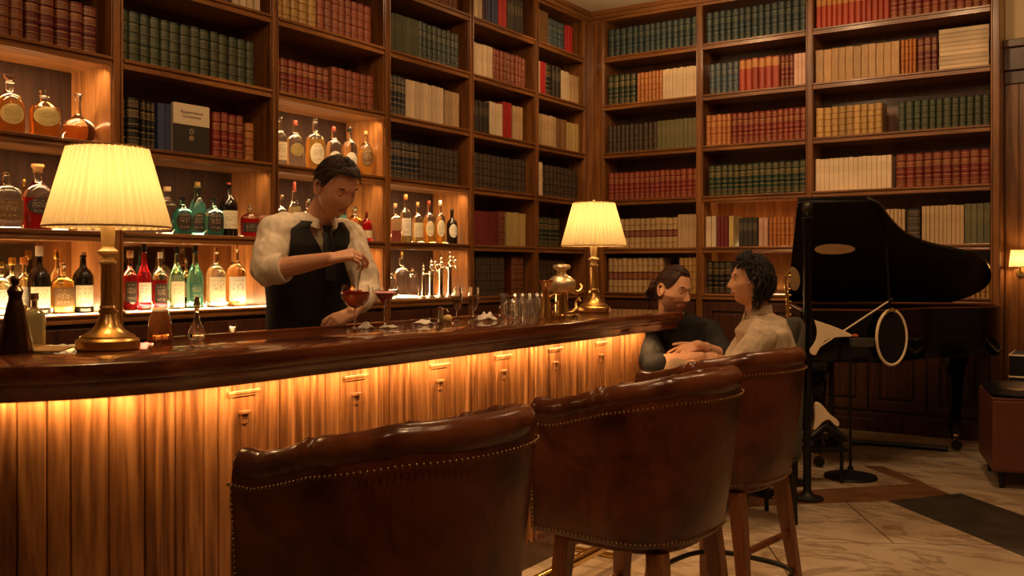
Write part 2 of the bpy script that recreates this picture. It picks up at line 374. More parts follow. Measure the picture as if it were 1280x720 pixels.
# ---------------------------------------------------------------- books
ORD = 'first second third fourth fifth sixth seventh eighth ninth tenth eleventh twelfth thirteenth fourteenth fifteenth sixteenth seventeenth eighteenth nineteenth twentieth'.split()
def bookmat(name, col, style='gilt', gilt=(.62, .40, .14), band=(.16, .02, .015), rough=.5):
    m, nt, b = newmat('book '+name); N = nt.nodes; L = nt.links
    uv = N.new('ShaderNodeUVMap'); uv.uv_map = 'UVMap'; sp = N.new('ShaderNodeSeparateXYZ'); L.new(uv.outputs[0], sp.inputs[0])
    oi = N.new('ShaderNodeObjectInfo')
    tc = N.new('ShaderNodeTexCoord'); nz = N.new('ShaderNodeTexNoise'); nz.inputs['Scale'].default_value = 3; nz.inputs['Detail'].default_value = 5; L.new(tc.outputs['Object'], nz.inputs['Vector'])
    add = N.new('ShaderNodeMath'); add.operation = 'MULTIPLY_ADD'; add.inputs[1].default_value = .45; L.new(oi.outputs['Random'], add.inputs[0]); L.new(nz.outputs['Fac'], add.inputs[2])
    mr = N.new('ShaderNodeMapRange'); mr.inputs['From Min'].default_value = .35; mr.inputs['From Max'].default_value = 1.0; mr.inputs['To Min'].default_value = .6; mr.inputs['To Max'].default_value = 1.15
    L.new(add.outputs[0], mr.inputs['Value'])
    hs = N.new('ShaderNodeHueSaturation'); hs.inputs['Color'].default_value = (*col, 1); L.new(mr.outputs[0], hs.inputs['Value'])
    out = hs.outputs[0]; metal = None
    def mask(stops):
        r = ramp(nt, [(p, (v, v, v)) for p, v in stops], 'CONSTANT'); L.new(sp.outputs['Y'], r.inputs[0]); return r.outputs[0]
    def mix(fac, a, colr):
        x = N.new('ShaderNodeMixRGB'); L.new(fac, x.inputs[0]); L.new(a, x.inputs[1]); x.inputs[2].default_value = (*colr, 1); return x.outputs[0]
    # pieces of tooling on the spine: a noise with fine grain, thresholded
    cmb = N.new('ShaderNodeCombineXYZ'); mx_ = N.new('ShaderNodeMath'); mx_.operation = 'MULTIPLY_ADD'; mx_.inputs[1].default_value = 2.2
    L.new(sp.outputs['X'], mx_.inputs[0]); rr = N.new('ShaderNodeMath'); rr.operation = 'MULTIPLY'; rr.inputs[1].default_value = 91; L.new(oi.outputs['Random'], rr.inputs[0]); L.new(rr.outputs[0], mx_.inputs[2])
    L.new(mx_.outputs[0], cmb.inputs[0]); L.new(sp.outputs['Y'], cmb.inputs[1])
    tn = N.new('ShaderNodeTexNoise'); tn.inputs['Scale'].default_value = 14; tn.inputs['Detail'].default_value = 2; tn.noise_dimensions = '2D'
    mpp = N.new('ShaderNodeMapping'); mpp.inputs['Scale'].default_value = (1, 3.4, 1); L.new(cmb.outputs[0], mpp.inputs[0]); L.new(mpp.outputs[0], tn.inputs['Vector'])
    th = ramp(nt, [(0, (0, 0, 0)), (.53, (1, 1, 1))], 'CONSTANT'); L.new(tn.outputs['Fac'], th.inputs[0])
    def mul(a, c):
        x = N.new('ShaderNodeMath'); x.operation = 'MULTIPLY'; L.new(a, x.inputs[0]); L.new(c, x.inputs[1]); return x.outputs[0]
    if style in ('gilt', 'heavy'):
        st = []
        for z in (.06, .19, .33, .47, .61, .75, .93): st += [(z-.012, 1), (z+.006, 0)]
        lines = mask([(0, 0)]+st)
        tool = mul(th.outputs[0], mask([(0, 0), (.08, .55), (.18, 0), (.63, 1), (.74, 0), (.8, .8), (.9, 0)] if style == 'gilt' else [(0, .8), (.95, 0)]))
        a2 = N.new('ShaderNodeMath'); a2.operation = 'MAXIMUM'; L.new(lines, a2.inputs[0]); L.new(tool, a2.inputs[1])
        sc = N.new('ShaderNodeMath'); sc.operation = 'MULTIPLY'; sc.inputs[1].default_value = .48 if style == 'gilt' else .28; L.new(a2.outputs[0], sc.inputs[0])
        out = mix(sc.outputs[0], out, gilt); metal = sc.outputs[0]
    elif style == 'band':
        out = mix(mask([(0, 0), (.36, 1), (.60, 0)]), out, band)
        out = mix(mul(th.outputs[0], mask([(0, 0), (.40, .5), (.56, 0)])), out, gilt)
    elif style == 'twotone':
        out = mix(mask([(0, 0), (.70, 1), (.96, 0)]), out, band)
    elif style == 'plain':
        out = mix(mul(th.outputs[0], mask([(0, 0), (.55, .35), (.8, 0)])), out, band)
    L.new(out, b.inputs['Base Color'])
    if metal is not None:
        k = N.new('ShaderNodeMath'); k.operation = 'MULTIPLY'; k.inputs[1].default_value = .7; L.new(metal, k.inputs[0]); L.new(k.outputs[0], b.inputs['Metallic'])
    b.inputs['Roughness'].default_value = rough
    return m
K = {}
def kind(k, words_, col, style='gilt', **kw): K[k] = (words_, bookmat(words_, col, style, **kw), style)
kind('red', 'red gilt volume', (.19, .016, .009)); kind('oxblood', 'oxblood gilt volume', (.13, .014, .012)); kind('redbrown', 'reddish brown gilt volume', (.14, .022, .009), 'heavy')
kind('redheavy', 'red closely gilt volume', (.20, .020, .009), 'heavy'); kind('green', 'dark green gilt volume', (.009, .028, .014)); kind('greenheavy', 'green heavily gilt volume', (.009, .030, .016), 'heavy', gilt=(.4, .3, .12))
kind('teal', 'teal cloth volume', (.035, .055, .045), 'gilt', gilt=(.25, .22, .12)); kind('tealdark', 'dark teal volume', (.014, .032, .034), 'gilt', gilt=(.2, .2, .12))
kind('sage', 'sage green cloth volume', (.075, .085, .045), 'plain', band=(.2, .16, .07))
kind('navy', 'navy gilt volume', (.012, .018, .032)); kind('dark', 'dark brown gilt volume', (.03, .017, .010), 'heavy', gilt=(.3, .2, .09)); kind('black', 'black gilt volume', (.008, .008, .008))
kind('tanleather', 'tan leather volume', (.40, .22, .07), 'plain', band=(.18, .08, .02)); kind('yellow', 'ochre leather volume', (.46, .27, .08), 'heavy', gilt=(.25, .12, .03))
kind('cream', 'cream paper volume', (.66, .50, .32), 'plain', band=(.3, .2, .1), rough=.8); kind('pale', 'pale slim volume', (.58, .45, .29), 'plain', band=(.25, .08, .03), rough=.8)
kind('tan', 'buff slim volume', (.45, .30, .15), 'plain', band=(.2, .1, .04), rough=.7); kind('band', 'buff volume with red spine label', (.44, .29, .13), 'band'); kind('orange', 'orange leather volume', (.42, .14, .035))
kind('orangered', 'red volume with orange spine label', (.36, .05, .02), 'twotone', band=(.5, .22, .06)); kind('blue', 'slate blue volume', (.045, .075, .095), 'gilt', gilt=(.3, .24, .12)); kind('plainblue', 'plain blue volume', (.03, .04, .10), 'none')
kind('scarlet', 'bright red volume', (.42, .02, .02), 'none'); kind('slimdark', 'slim dark volume', (.035, .028, .02), 'plain', band=(.4, .3, .15)); kind('maroonplain', 'plain maroon volume', (.14, .016, .018), 'none')
kind('straw', 'straw yellow volume', (.50, .36, .13), 'none'); kind('brownplain', 'plain brown volume', (.22, .11, .04), 'none'); kind('pinkish', 'pinkish cream volume', (.55, .32, .22), 'plain', band=(.3, .05, .03))
kind('olive', 'olive volume', (.13, .12, .05), 'plain', band=(.3, .2, .08)); kind('fret', 'black volume with cream lattice spine', (.02, .015, .01), 'heavy', gilt=(.6, .45, .25)); kind('purple', 'purple volume', (.06, .02, .05), 'none')
_proto = {}
def book_mesh(k):
    """unit book: spine faces -y, width x in [-.5,.5], depth y in [0,1], height z in [0,1]"""
    if k in _proto: return _proto[k]
    style = K[k][2]; q = MB()
    rib = style in ('gilt', 'heavy', 'band')
    arc = []
    for j in range(7):
        a = -PI/2+PI*j/6; arc.append((.5*math.sin(a), .10-.10*math.cos(a)))
    if style in ('plain', 'none'): arc = [(-.5, .02), (-.44, 0), (.44, 0), (.5, .02)]
    out = [(-.5, 1.0)]+arc+[(.5, 1.0)]
    zs = [0, 1]
    if rib:
        zs = [0]
        for z in (.19, .40, .61, .80): zs += [z-.016, z-.008, z+.008, z+.016]
        zs += [1]
    n = len(out); rs = []
    for z in zs:
        up = rib and any(abs(z-c) < .01 for c in (.19, .40, .61, .80))
        rs.append([(x*(1.03 if up and 0 < i < n-1 else 1), y-(.03 if up and 0 < i < n-1 else 0), z) for i, (x, y) in enumerate(out)])
    vs_ = [p for r in rs for p in r]; fs = []; uvs = []
    for i in range(len(rs)-1):
        for j in range(n-1):
            fs.append((i*n+j, i*n+j+1, (i+1)*n+j+1, (i+1)*n+j)); front = 1 <= j < n-2
            def U(j_): return (out[j_][0]+.5) if front else .02
            z0 = zs[i] if front else .5; z1 = zs[i+1] if front else .5
            if not front: z0 = z1 = .55 if style in ('gilt', 'heavy') else .25
            uvs.append([(U(j), z0), (U(j+1), z0), (U(j+1), z1), (U(j), z1)])
    # cover board edges top and bottom (boards stand a little proud of the pages)
    q.add(vs_, fs, uvs)
    t = .10
    for z in (0, 1):
        for sx in (-1, 1):
            q.add([(sx*.5, .12, z), (sx*(.5-t), .12, z), (sx*(.5-t), 1, z), (sx*.5, 1, z)], [(0, 1, 2, 3)], [[(.5, .25)]*4])
            zz = .03 if z == 0 else .97
            q.add([(sx*(.5-t), .12, z), (sx*(.5-t), 1, z), (sx*(.5-t), 1, zz), (sx*(.5-t), .12, zz)], [(0, 1, 2, 3)], [[(.5, .25)]*4])
        q.add([(x, y, z) for x, y in arc]+[(.5, .13, z), (-.5, .13, z)], [tuple(range(len(arc)+2))], [[(.5, .25)]*(len(arc)+2)])
    q.mi = 1
    q.box((0, .55, .5), (.82, .88, .94))
    q.mi = 0
    me = bpy.data.meshes.new('book'); me.from_pydata(q.v, [], q.f)
    me.materials.append(K[k][1]); me.materials.append(PAPER); me.polygons.foreach_set('material_index', q.m)
    ul = me.uv_layers.new(name='UVMap')
    for p, uv in zip(me.polygons, q.uv):
        for li, c in zip(p.loop_indices, uv if uv else [(.5, .5)]*len(p.loop_indices)): ul.data[li].uv = c
    _proto[k] = me; return me
BAY = {('L', 0): 'amber decanter bay', ('L', 1): 'bay above near lamp', ('L', 2): 'bay behind the bartender', ('L', 3): 'bay of the chrome taps', ('L', 4): 'bay past the bottles', ('L', 5): 'bar-side corner bay',
       ('R', 0): 'piano-wall corner bay', ('R', 1): 'middle piano-wall bay', ('R', 2): 'wide bay above piano'}
RANK = {('L', 0): {3: 'top visible shelf'}, ('L', 1): {4: 'topmost visible shelf', 3: 'second shelf', 2: 'third shelf'}, ('L', 2): {4: 'top shelf', 3: 'second shelf'}}
def rank(w, b, r):
  if (w, b) == ('L', 4) or 0: return {5: 'top shelf', 4: 'second shelf', 3: 'third shelf', 2: 'fourth shelf', 1: 'fifth shelf', 0: 'lowest shelf'}[r]
  return RANK.get((w, b), {5: 'top shelf', 4: 'second shelf', 3: 'third shelf', 2: 'fourth shelf', 1: 'fifth shelf', 0: 'lowest book shelf'})[r]
GRP = {}
specs = []
def seg(w, b, r, u0, u1, n, k, vpx, slack=.03, jh=.012):
    """n books of kind k between image columns u0..u1 of wall w, bay b, shelf r, vpx pixels tall at u0"""
    if w == 'L':
        a0, a1 = on_x(u0, XL), on_x(u1, XL); D = depth(XL, a0)
    else:
        a0, a1 = on_y(u0, YR), on_y(u1, YR); D = depth(a0, YR)
    h = min(vpx*D/F_PX, .385)
    ws = [1+random.uniform(-.12, .12) for _ in range(n)]; s = sum(ws); x = a0
    for i, wgt in enumerate(ws):
        wd = (a1-a0)*wgt/s; c = x+wd/2; x += wd
        hh = h*(1+random.uniform(-jh, jh)); dd = min(.19+random.uniform(-.01, .01), .24)
        Dc = depth(XL, c) if w == 'L' else depth(c, YR)
        foresh = 1.0
        specs.append(dict(w=w, b=b, r=r, k=k, i=i, n=n, a=c, wd=wd*(1-slack), h=hh, d=dd, off=.035+random.uniform(0, .008), area=wd*hh/Dc/Dc))
S_ = seg
# left wall
S_('L', 0, 3, 1, 37, 2, 'redbrown', 66, .05); S_('L', 0, 3, 38, 129, 5, 'oxblood', 64, .08)
S_('L', 1, 4, 275, 295, 2, 'dark', 55); S_('L', 1, 4, 296, 331, 4, 'pale', 50, .1)
S_('L', 1, 3, 154, 325, 14, 'greenheavy', 65, .07)
S_('L', 1, 2, 155, 164, 1, 'black', 60); S_('L', 1, 2, 166, 181, 1, 'black', 62); S_('L', 1, 2, 183, 200, 3, 'black', 60, .06); S_('L', 1, 2, 202, 221, 2, 'plainblue', 60, .12)
S_('L', 1, 2, 273, 311, 4, 'red', 57, .12); S_('L', 1, 2, 313.5, 324, 1, 'orange', 47)
S_('L', 2, 4, 349, 403, 5, 'yellow', 48, .08); S_('L', 2, 4, 403.5, 471, 8, 'redheavy', 51, .03)
S_('L', 2, 3, 349, 418, 8, 'red', 44, .06); S_('L', 2, 3, 421, 474, 6, 'redheavy', 46, .04)
S_('L', 3, 5, 540, 578, 7, 'redbrown', 47)
S_('L', 3, 4, 489, 529, 8, 'sage', 50); S_('L', 3, 4, 529.5, 580, 9, 'teal', 48)
S_('L', 3, 3, 488.5, 513, 5, 'navy', 52); S_('L', 3, 3, 513.5, 560, 9, 'cream', 49, .02); S_('L', 3, 3, 560.5, 579, 4, 'tan', 45, .02)
S_('L', 3, 2, 488.5, 530.5, 8, 'navy', 48); S_('L', 3, 2, 531, 579, 9, 'dark', 46)
S_('L', 4, 5, 592.5, 608, 3, 'cream', 48); S_('L', 4, 5, 608.5, 614, 2, 'purple', 46); S_('L', 4, 5, 614.5, 627, 3, 'plainblue', 46); S_('L', 4, 5, 627.5, 638, 2, 'scarlet', 46); S_('L', 4, 5, 638.5, 658, 6, 'slimdark', 44, .06)
S_('L', 4, 4, 596, 621, 4, 'cream', 42); S_('L', 4, 4, 621.5, 663, 9, 'redheavy', 41, .03)
S_('L', 4, 3, 592.5, 616.5, 9, 'slimdark', 41, .1); S_('L', 4, 3, 617, 633, 4, 'pale', 42); S_('L', 4, 3, 634, 645, 1, 'scarlet', 46); S_('L', 4, 3, 646, 658, 4, 'tan', 43)
S_('L', 4, 2, 592.5, 663, 13, 'dark', 45)
S_('L', 4, 1, 592.5, 628.5, 9, 'maroonplain', 43, .05); S_('L', 4, 1, 629, 637.5, 1, 'redbrown', 43); S_('L', 4, 1, 638, 662, 5, 'straw', 42)
S_('L', 4, 0, 592.5, 636, 12, 'dark', 50, .08); S_('L', 4, 0, 646, 661, 2, 'redbrown', 47)
S_('L', 5, 5, 674, 690, 1, 'brownplain', 42); S_('L', 5, 5, 691.5, 711.5, 3, 'blue', 36); S_('L', 5, 5, 712, 720, 3, 'scarlet', 35)
S_('L', 5, 4, 673.5, 680, 1, 'cream', 42); S_('L', 5, 4, 680.5, 687, 1, 'scarlet', 42); S_('L', 5, 4, 688, 695, 1, 'black', 42); S_('L', 5, 4, 695.5, 706, 2, 'slimdark', 41, .1); S_('L', 5, 4, 706.5, 716, 3, 'pale', 38, .1); S_('L', 5, 4, 716.5, 728, 3, 'tan', 36)
S_('L', 5, 3, 673.5, 678, 2, 'green', 42); S_('L', 5, 3, 678.5, 700, 5, 'tan', 40); S_('L', 5, 3, 701, 713, 2, 'brownplain', 38); S_('L', 5, 3, 713.5, 728, 4, 'straw', 36)
S_('L', 5, 2, 674, 683, 1, 'cream', 42); S_('L', 5, 2, 683.5, 727, 9, 'dark', 40)
S_('L', 5, 1, 674, 705, 5, 'green', 38); S_('L', 5, 0, 674, 712, 7, 'dark', 42)
# wall behind the piano
S_('R', 0, 5, 757, 869, 15, 'tealdark', 35); S_('R', 0, 4, 757, 791.5, 5, 'green', 37); S_('R', 0, 4, 793, 825.5, 7, 'orange', 37); S_('R', 0, 4, 826, 869, 10, 'cream', 38)
S_('R', 0, 3, 757, 819, 11, 'dark', 34); S_('R', 0, 3, 819.5, 869, 9, 'olive', 36); S_('R', 0, 2, 757, 869, 17, 'red', 34)
S_('R', 0, 1, 757, 844, 13, 'band', 36); S_('R', 0, 1, 845, 869, 5, 'tan', 41); S_('R', 0, 0, 757, 826, 11, 'band', 42); S_('R', 0, 0, 846, 868, 4, 'yellow', 44)
S_('R', 1, 5, 880, 1006, 15, 'tealdark', 39); S_('R', 1, 4, 884, 921, 5, 'blue', 38); S_('R', 1, 4, 921.5, 972, 6, 'orangered', 40); S_('R', 1, 4, 973, 990, 3, 'oxblood', 40); S_('R', 1, 4, 990.5, 1005, 3, 'pinkish', 40)
S_('R', 1, 3, 880, 911, 5, 'orange', 38); S_('R', 1, 3, 912, 1006, 13, 'red', 38); S_('R', 1, 2, 883, 1006, 15, 'green', 38)
S_('R', 1, 1, 880, 893, 2, 'pale', 38, .08); S_('R', 1, 1, 894, 908, 3, 'maroonplain', 38, .1); S_('R', 1, 1, 909, 915, 1, 'straw', 38); S_('R', 1, 1, 921, 945, 4, 'slimdark', 36, .08); S_('R', 1, 1, 946, 958, 2, 'pinkish', 36, .1); S_('R', 1, 1, 959, 990, 6, 'orange', 36, .08)
S_('R', 1, 0, 881, 911, 4, 'black', 40, .06)
S_('R', 2, 5, 1018, 1110, 13, 'orangered', 40); S_('R', 2, 5, 1110.5, 1236, 12, 'red', 42)
S_('R', 2, 4, 1017.5, 1123, 11, 'tanleather', 41); S_('R', 2, 4, 1124, 1144, 4, 'orange', 43, .1); S_('R', 2, 4, 1145, 1171, 3, 'oxblood', 43, .06)
S_('R', 2, 3, 1017.5, 1101, 9, 'yellow', 37); S_('R', 2, 3, 1121, 1237, 12, 'greenheavy', 37, .05)
S_('R', 2, 2, 1017.5, 1113, 16, 'cream', 40); S_('R', 2, 2, 1118, 1237, 10, 'red', 42)
S_('R', 2, 1, 1078, 1101, 4, 'redbrown', 36, .1); S_('R', 2, 1, 1102, 1130, 6, 'tan', 44, .12); S_('R', 2, 1, 1132, 1149, 1, 'fret', 44); S_('R', 2, 1, 1151, 1204, 10, 'tan', 48, .06); S_('R', 2, 1, 1204.5, 1237, 4, 'olive', 50)
S_('R', 2, 0, 1182, 1237, 9, 'yellow', 42, .1)
specs.sort(key=lambda s: -s['area'])
seen_seg = {}
def orient(s):
    if s['w'] == 'L':   # spine faces +x
        return Matrix.Translation((XL-s['off'], s['a'], SH[s['r']]+.0008)) @ Matrix.Rotation(PI/2, 4, 'Z')
    return Matrix.Translation((s['a'], YR+s['off'], SH[s['r']]+.0008))
cnt = {}
for s in specs: s['key'] = (s['w'], s['b'], s['r'], s['k'])
# number each run along its shelf
for key in set(s['key'] for s in specs):
    run = sorted([s for s in specs if s['key'] == key], key=lambda s: s['a'])
    for i, s in enumerate(run): s['i'] = i; s['n'] = len(run)
rest = MB(); rest_mats = []; rest_idx = {}
NIND = 291
for q_, s in enumerate(specs):
    M = orient(s) @ Matrix.Diagonal((s['wd'], s['d'], s['h'], 1)); me = book_mesh(s['k'])
    where = '%s, %s' % (rank(s['w'], s['b'], s['r']), BAY[(s['w'], s['b'])])
    end = 'near end' if s['w'] == 'L' else 'corner end'
    if q_ < NIND:
        o = bpy.data.objects.new('book', me); C.objects.link(o); o.matrix_world = M
        desc = K[s['k']][0]
        lab = '%s, %s' % (desc, where) if s['n'] == 1 else '%s, %s from %s, %s' % (desc, ORD[s['i']], end, where)
        tag(o, lab, 'book', 'books: %ss on %s' % (desc, where))
    else:
        base = len(rest.v); rest.v += [tuple(M @ v.co) for v in me.vertices]
        for m_ in me.materials:
            if m_.name not in rest_idx: rest_idx[m_.name] = len(rest_mats); rest_mats.append(m_)
        ul = me.uv_layers[0].data
        for p in me.polygons:
            rest.f.append([base+v for v in p.vertices]); rest.m.append(rest_idx[me.materials[p.material_index].name]); rest.uv.append([tuple(ul[li].uv) for li in p.loop_indices])
o = rest.build('books', rest_mats, recalc=False); tag(o, 'the smaller, farther volumes filling the remaining bookcase shelves', 'books', kind='stuff')
print('BOOKS', len(specs))
# books lying flat in a stack on the piano wall's second shelf
x0, x1 = on_y(1172.5, YR), on_y(1236, YR); n = 9; hh = .31/n
for i in range(n):
    q = MB(); w = x1-x0-.004-random.uniform(0, .006); z0 = SH[4]+.001+i*hh; c = (x0+x1)/2
    q.box((c, YR+.03+.004, z0+hh/2), (w, .008, hh*.9)); q.box((c, YR+.03+.12, z0+.0025), (w, .24, .004)); q.box((c, YR+.03+.12, z0+hh*.93), (w, .24, .004))
    q.mi = 1; q.box((c, YR+.03+.13, z0+hh/2), (w-.01, .21, hh*.72))
    b = q.build('book', [K['cream'][1], PAPER]); 
    pos = 'bottommost' if i == 0 else ('topmost' if i == n-1 else ORD[i]+' from bottom')
    tag(b, 'cream book lying flat, %s of the flat stack, second shelf above piano' % pos, 'book', 'books stacked flat above the piano')
# the display book that faces out, with a two-part cover
yA, yB = on_x(223.5, XL), on_x(268, XL); z0 = SH[2]+.001
b = thing('display_book', 'book facing out with cream and black cover, between blue and red volumes', 'book', (XL-.05, (yA+yB)/2, z0))
q = MB(); q.span((XL-.066, yA, z0), (XL-.048, yB, z0+.272)); q.build('page_block', PAPER, b, world=True)
q = MB(); q.span((XL-.048, yA-.002, z0), (XL-.045, yB+.002, z0+.16)); q.build('lower_cover', mat('charcoal cover', (.03, .024, .016), .5), b, world=True)
q = MB(); q.span((XL-.048, yA-.002, z0+.16), (XL-.045, yB+.002, z0+.275)); q.build('upper_cover', mat('cream cover', (.62, .50, .34), .6), b, world=True)
q = MB(); yc = (yA+yB)/2
for k in range(8):
    a = 2*PI*k/8; q.ball((XL-.0445, yc+math.cos(a)*.012, z0+.125+math.sin(a)*.012), .006, 8, sc=(.15, 1, 1))
q.ball((XL-.0445, yc, z0+.087), .018, 12, sc=(.1, 1, .8)); q.build('flower_emblem', mat('dull gold print', (.22, .15, .08), .5), b, smooth=40, world=True)
def text(body, size, loc, rot, m, name='lettering', parent=None, extrude=.0004, align='CENTER'):
    cu = bpy.data.curves.new(name, 'FONT'); cu.body = body; cu.size = size; cu.extrude = extrude; cu.align_x = align; cu.align_y = 'CENTER'
    cu.materials.append(m); t_ = bpy.data.objects.new('t', cu); C.objects.link(t_); bpy.context.view_layer.update()
    me = bpy.data.meshes.new_from_object(t_.evaluated_get(bpy.context.evaluated_depsgraph_get())); bpy.data.objects.remove(t_)
    o = bpy.data.objects.new(name, me); C.objects.link(o); o.location = loc; o.rotation_euler = rot
    if parent is not None:
        o.parent = parent; o.location = Vector(loc)-parent.location
    return o
text('Aquaternatione\nCuriositatem', .024, (XL-.0440, yc, z0+.218), (PI/2, 0, PI/2), mat('cover ink', (.08, .06, .05), .6), parent=b)
# black title marks on three white volumes
for (u, r, wpx, hpx, up) in ((527.5, 3, 10, 4, .17), (603.5, 4, 5, 26, .12),):
    y = on_x(u, XL); D = depth(XL, y)
# ---------------------------------------------------------------- bar counter
BAR_Z = CAMZ-.235
def arcpts(c, r, a0, a1, n): return [(c[0]+r*math.cos(a0+(a1-a0)*i/n), c[1]+r*math.sin(a0+(a1-a0)*i/n)) for i in range(n+1)]
def smooth_path(pts, it=3):
    for _ in range(it):
        q = [pts[0]]
        for a, b in zip(pts[:-1], pts[1:]):
            q += [(a[0]*.75+b[0]*.25, a[1]*.75+b[1]*.25), (a[0]*.25+b[0]*.75, a[1]*.25+b[1]*.75)]
        q.append(pts[-1]); pts = q
    return pts
def offset(pts, d):      # move an open path to its right-hand side by d
    out = []
    for i, p in enumerate(pts):
        a = Vector(pts[max(i-1, 0)]); b = Vector(pts[min(i+1, len(pts)-1)]); t = (b-a).normalized(); out.append((p[0]+t.y*d, p[1]-t.x*d))
    return out
# front edge from the near bend to the far rounded end
front = smooth_path([(-3.6, .62), (-2.75, .85), (-2.28, 1.14), (-2.06, 1.55), (-2.06, 2.2)], 3)
end = [(-2.06, 4.65)]+arcpts((-2.22, 4.74), .16, 0, PI/2, 8)+[(-2.5, 4.90)]+arcpts((-2.56, 4.82), .08, PI/2, PI, 6)
back = [(-2.64, 1.75)]+smooth_path([(-2.64, 1.75), (-2.66, 1.5), (-3.0, 1.34), (-3.7, 1.12)], 2)
outline = front+end+back
BAR = thing('bar_counter', 'long mahogany bar counter with glowing panelled front and rounded end', 'bar counter', (-2.4, 3.0, 0))
def closed_offset(pts, d):
    n = len(pts); out = []
    for i in range(n):
        a = Vector(pts[i-1]); b = Vector(pts[(i+1) % n]); t = (b-a)
        t = t.normalized() if t.length > 1e-6 else Vector((0, 1)); out.append((pts[i][0]-t.y*d, pts[i][1]+t.x*d))
    return out
q = MB()
prof = [(-.094, .050), (-.090, .034), (-.070, .030), (-.060, .020), (-.050, .018), (-.046, .006), (-.036, .0), (-.012, .0), (-.003, .004), (0, .013)]
q.rings([[(x, y, BAR_Z+z) for x, y in closed_offset(outline, ins)] for z, ins in prof])
top = q.build('counter_top', W_top, BAR, smooth=35, world=True)
# body below, set back under the overhang
pf = [p for p in front if p[1] < 2.3]
bodyf = [(x-.19*1.0, y+.03) if x > -2.2 else (x-.14, y+.13) for x, y in front]
bodyf = smooth_path([(-3.6, .84), (-2.80, 1.05), (-2.42, 1.30), (-2.25, 1.66), (-2.25, 2.2)], 3)+[(-2.25, 4.655)]
q = MB(); q.prism(bodyf+[(-2.58, 4.655), (-2.58, 1.8), (-3.6, 1.3)], .02, BAR_Z-.09); q.build('cabinet_body', W_dark, BAR, world=True)
# dense samples of the front line
def resample(pts, step):
    out = []; acc = 0
    for a, b in zip(pts[:-1], pts[1:]):
        a, b = Vector(a), Vector(b); L_ = (b-a).length
        while acc < L_: out.append((tuple(a.lerp(b, acc/L_)), (b-a).normalized())); acc += step
        acc -= L_
    return out
S = resample(bodyf, .004)
NY = [on_x(u, -2.25) for u in (300, 440, 545, 625, 690, 748)]
total = len(S)
random.seed(3)
# boards: list of (start, end, relief)
relief = np.zeros(total); i = 0
ys = np.array([p[0][1] for p in S]); xs = np.array([p[0][0] for p in S])
while i < total:
    w = random.choice([14, 17, 20, 23, 12]); j = min(total, i+w)
    relief[i:j] += random.uniform(0, .004)
    relief[i:min(i+1, total)] -= .008
    i = j
def band(yc, half, h):
    m = (np.abs(ys-yc) < half) & (xs > -2.3); relief[m] += h
for a, b in zip(NY[:-1], NY[1:]):        # pilasters with beads halfway between the ornaments
    c = (a+b)/2; band(c, .045, .012); band(c, .030, -.010); band(c, .012, .010)
for c in (NY[0]-.23,):
    band(c, .045, .012); band(c, .030, -.010); band(c, .012, .010)
q = MB(); z0, z1 = .10, BAR_Z-.094
A = [(p[0][0]+p[1].y*(.012+relief[k]), p[0][1]-p[1].x*(.012+relief[k])) for k, p in enumerate(S)]
q.rings([[(x, y, z0) for x, y in A], [(x, y, z1) for x, y in A]], close=False)
q.build('front_panel', W_bar, BAR, world=True, recalc=False, smooth=20)
for a, b in ((bodyf[-1], (-2.58, 4.655)),):
    q = MB(); q.span((-2.58, 4.655, .10), (-2.238, 4.668, z1)); q.build('end_panel', W_bar, BAR, world=True)
q = MB(); q.rings([[(x, y, z) for x, y in offset(bodyf+[(-2.25, 4.67)], d)] for z, d in ((.0, .03), (.10, .03), (.115, .018), (.125, .012))], close=False); q.build('plinth', W_dark, BAR, world=True, recalc=False)
W_orn = W_bar
for y in NY:
    X = -2.25+.014
    q = MB()
    q.span((X-.006, y-.052, .60), (X+.001, y+.052, .925)); q.span((X, y-.050, .60), (X+.004, y-.044, .92)); q.span((X, y+.044, .60), (X+.004, y+.050, .92))
    q.span((X, y-.060, .927), (X+.010, y+.060, .937)); q.span((X, y-.055, .919), (X+.006, y+.055, .927))
    o = q.build('bracket_plaque', W_orn, BAR, bevel=.002, world=True)
    q = MB(); q.span((X, y-.020, .866), (X+.015, y+.020, .876)); q.span((X, y-.013, .852), (X+.010, y+.013, .866)); q.span((X, y-.008, .60), (X+.006, y+.008, .85)); q.span((X, y-.011, .836), (X+.009, y+.011, .852))
    q.build('hook', W_orn, o, bevel=.002, world=True)
# low brass foot rail
q = MB(); q.tube([(-1.94, y, .10) for y in (1.2, 2, 3, 4, 4.7)], .022, 14); fr = q.build('foot_rail', BRASSP, BAR, smooth=40, world=True)
for y in (1.6, 2.7, 3.8, 4.6):
    q = MB(); q.tube([(-1.94, y, .08), (-1.94, y, .03), (-1.97, y, .012), (-2.20, y, .012)], .012, 8); q.lathe([(.03, 0), (.03, .006), (.014, .012)], 14, (-1.94, y, 0)); q.build('rail_bracket', BRASS, fr, smooth=40, world=True)
# raised service rail and mat along the bartender's edge
q = MB(); q.span((-2.645, 1.9, BAR_Z-.004), (-2.615, 4.66, BAR_Z+.012)); q.build('service_rail', W_top, BAR, bevel=.004, world=True)
mt = MB(); mt.prism([(-2.62, 1.62), (-2.50, 1.50), (-2.72, 1.36), (-3.0, 1.42), (-2.95, 1.52)], BAR_Z+.001, BAR_Z+.007); tag(mt.build('serving_board', mat('pale cutting board', (.42, .24, .10), .5), bevel=.002), 'pale thin wooden board under the dark cone shaker on the bar', 'board')
mt = MB(); p0 = P(318, 410, 3.42); mt.box((p0.x, p0.y, BAR_Z+.004), (.05, .11, .008)); tag(mt.build('serving_board', mat('pale cutting board', (.42, .24, .10), .5), bevel=.002), 'small pale wooden board on the bar edge beside the bartender', 'board')
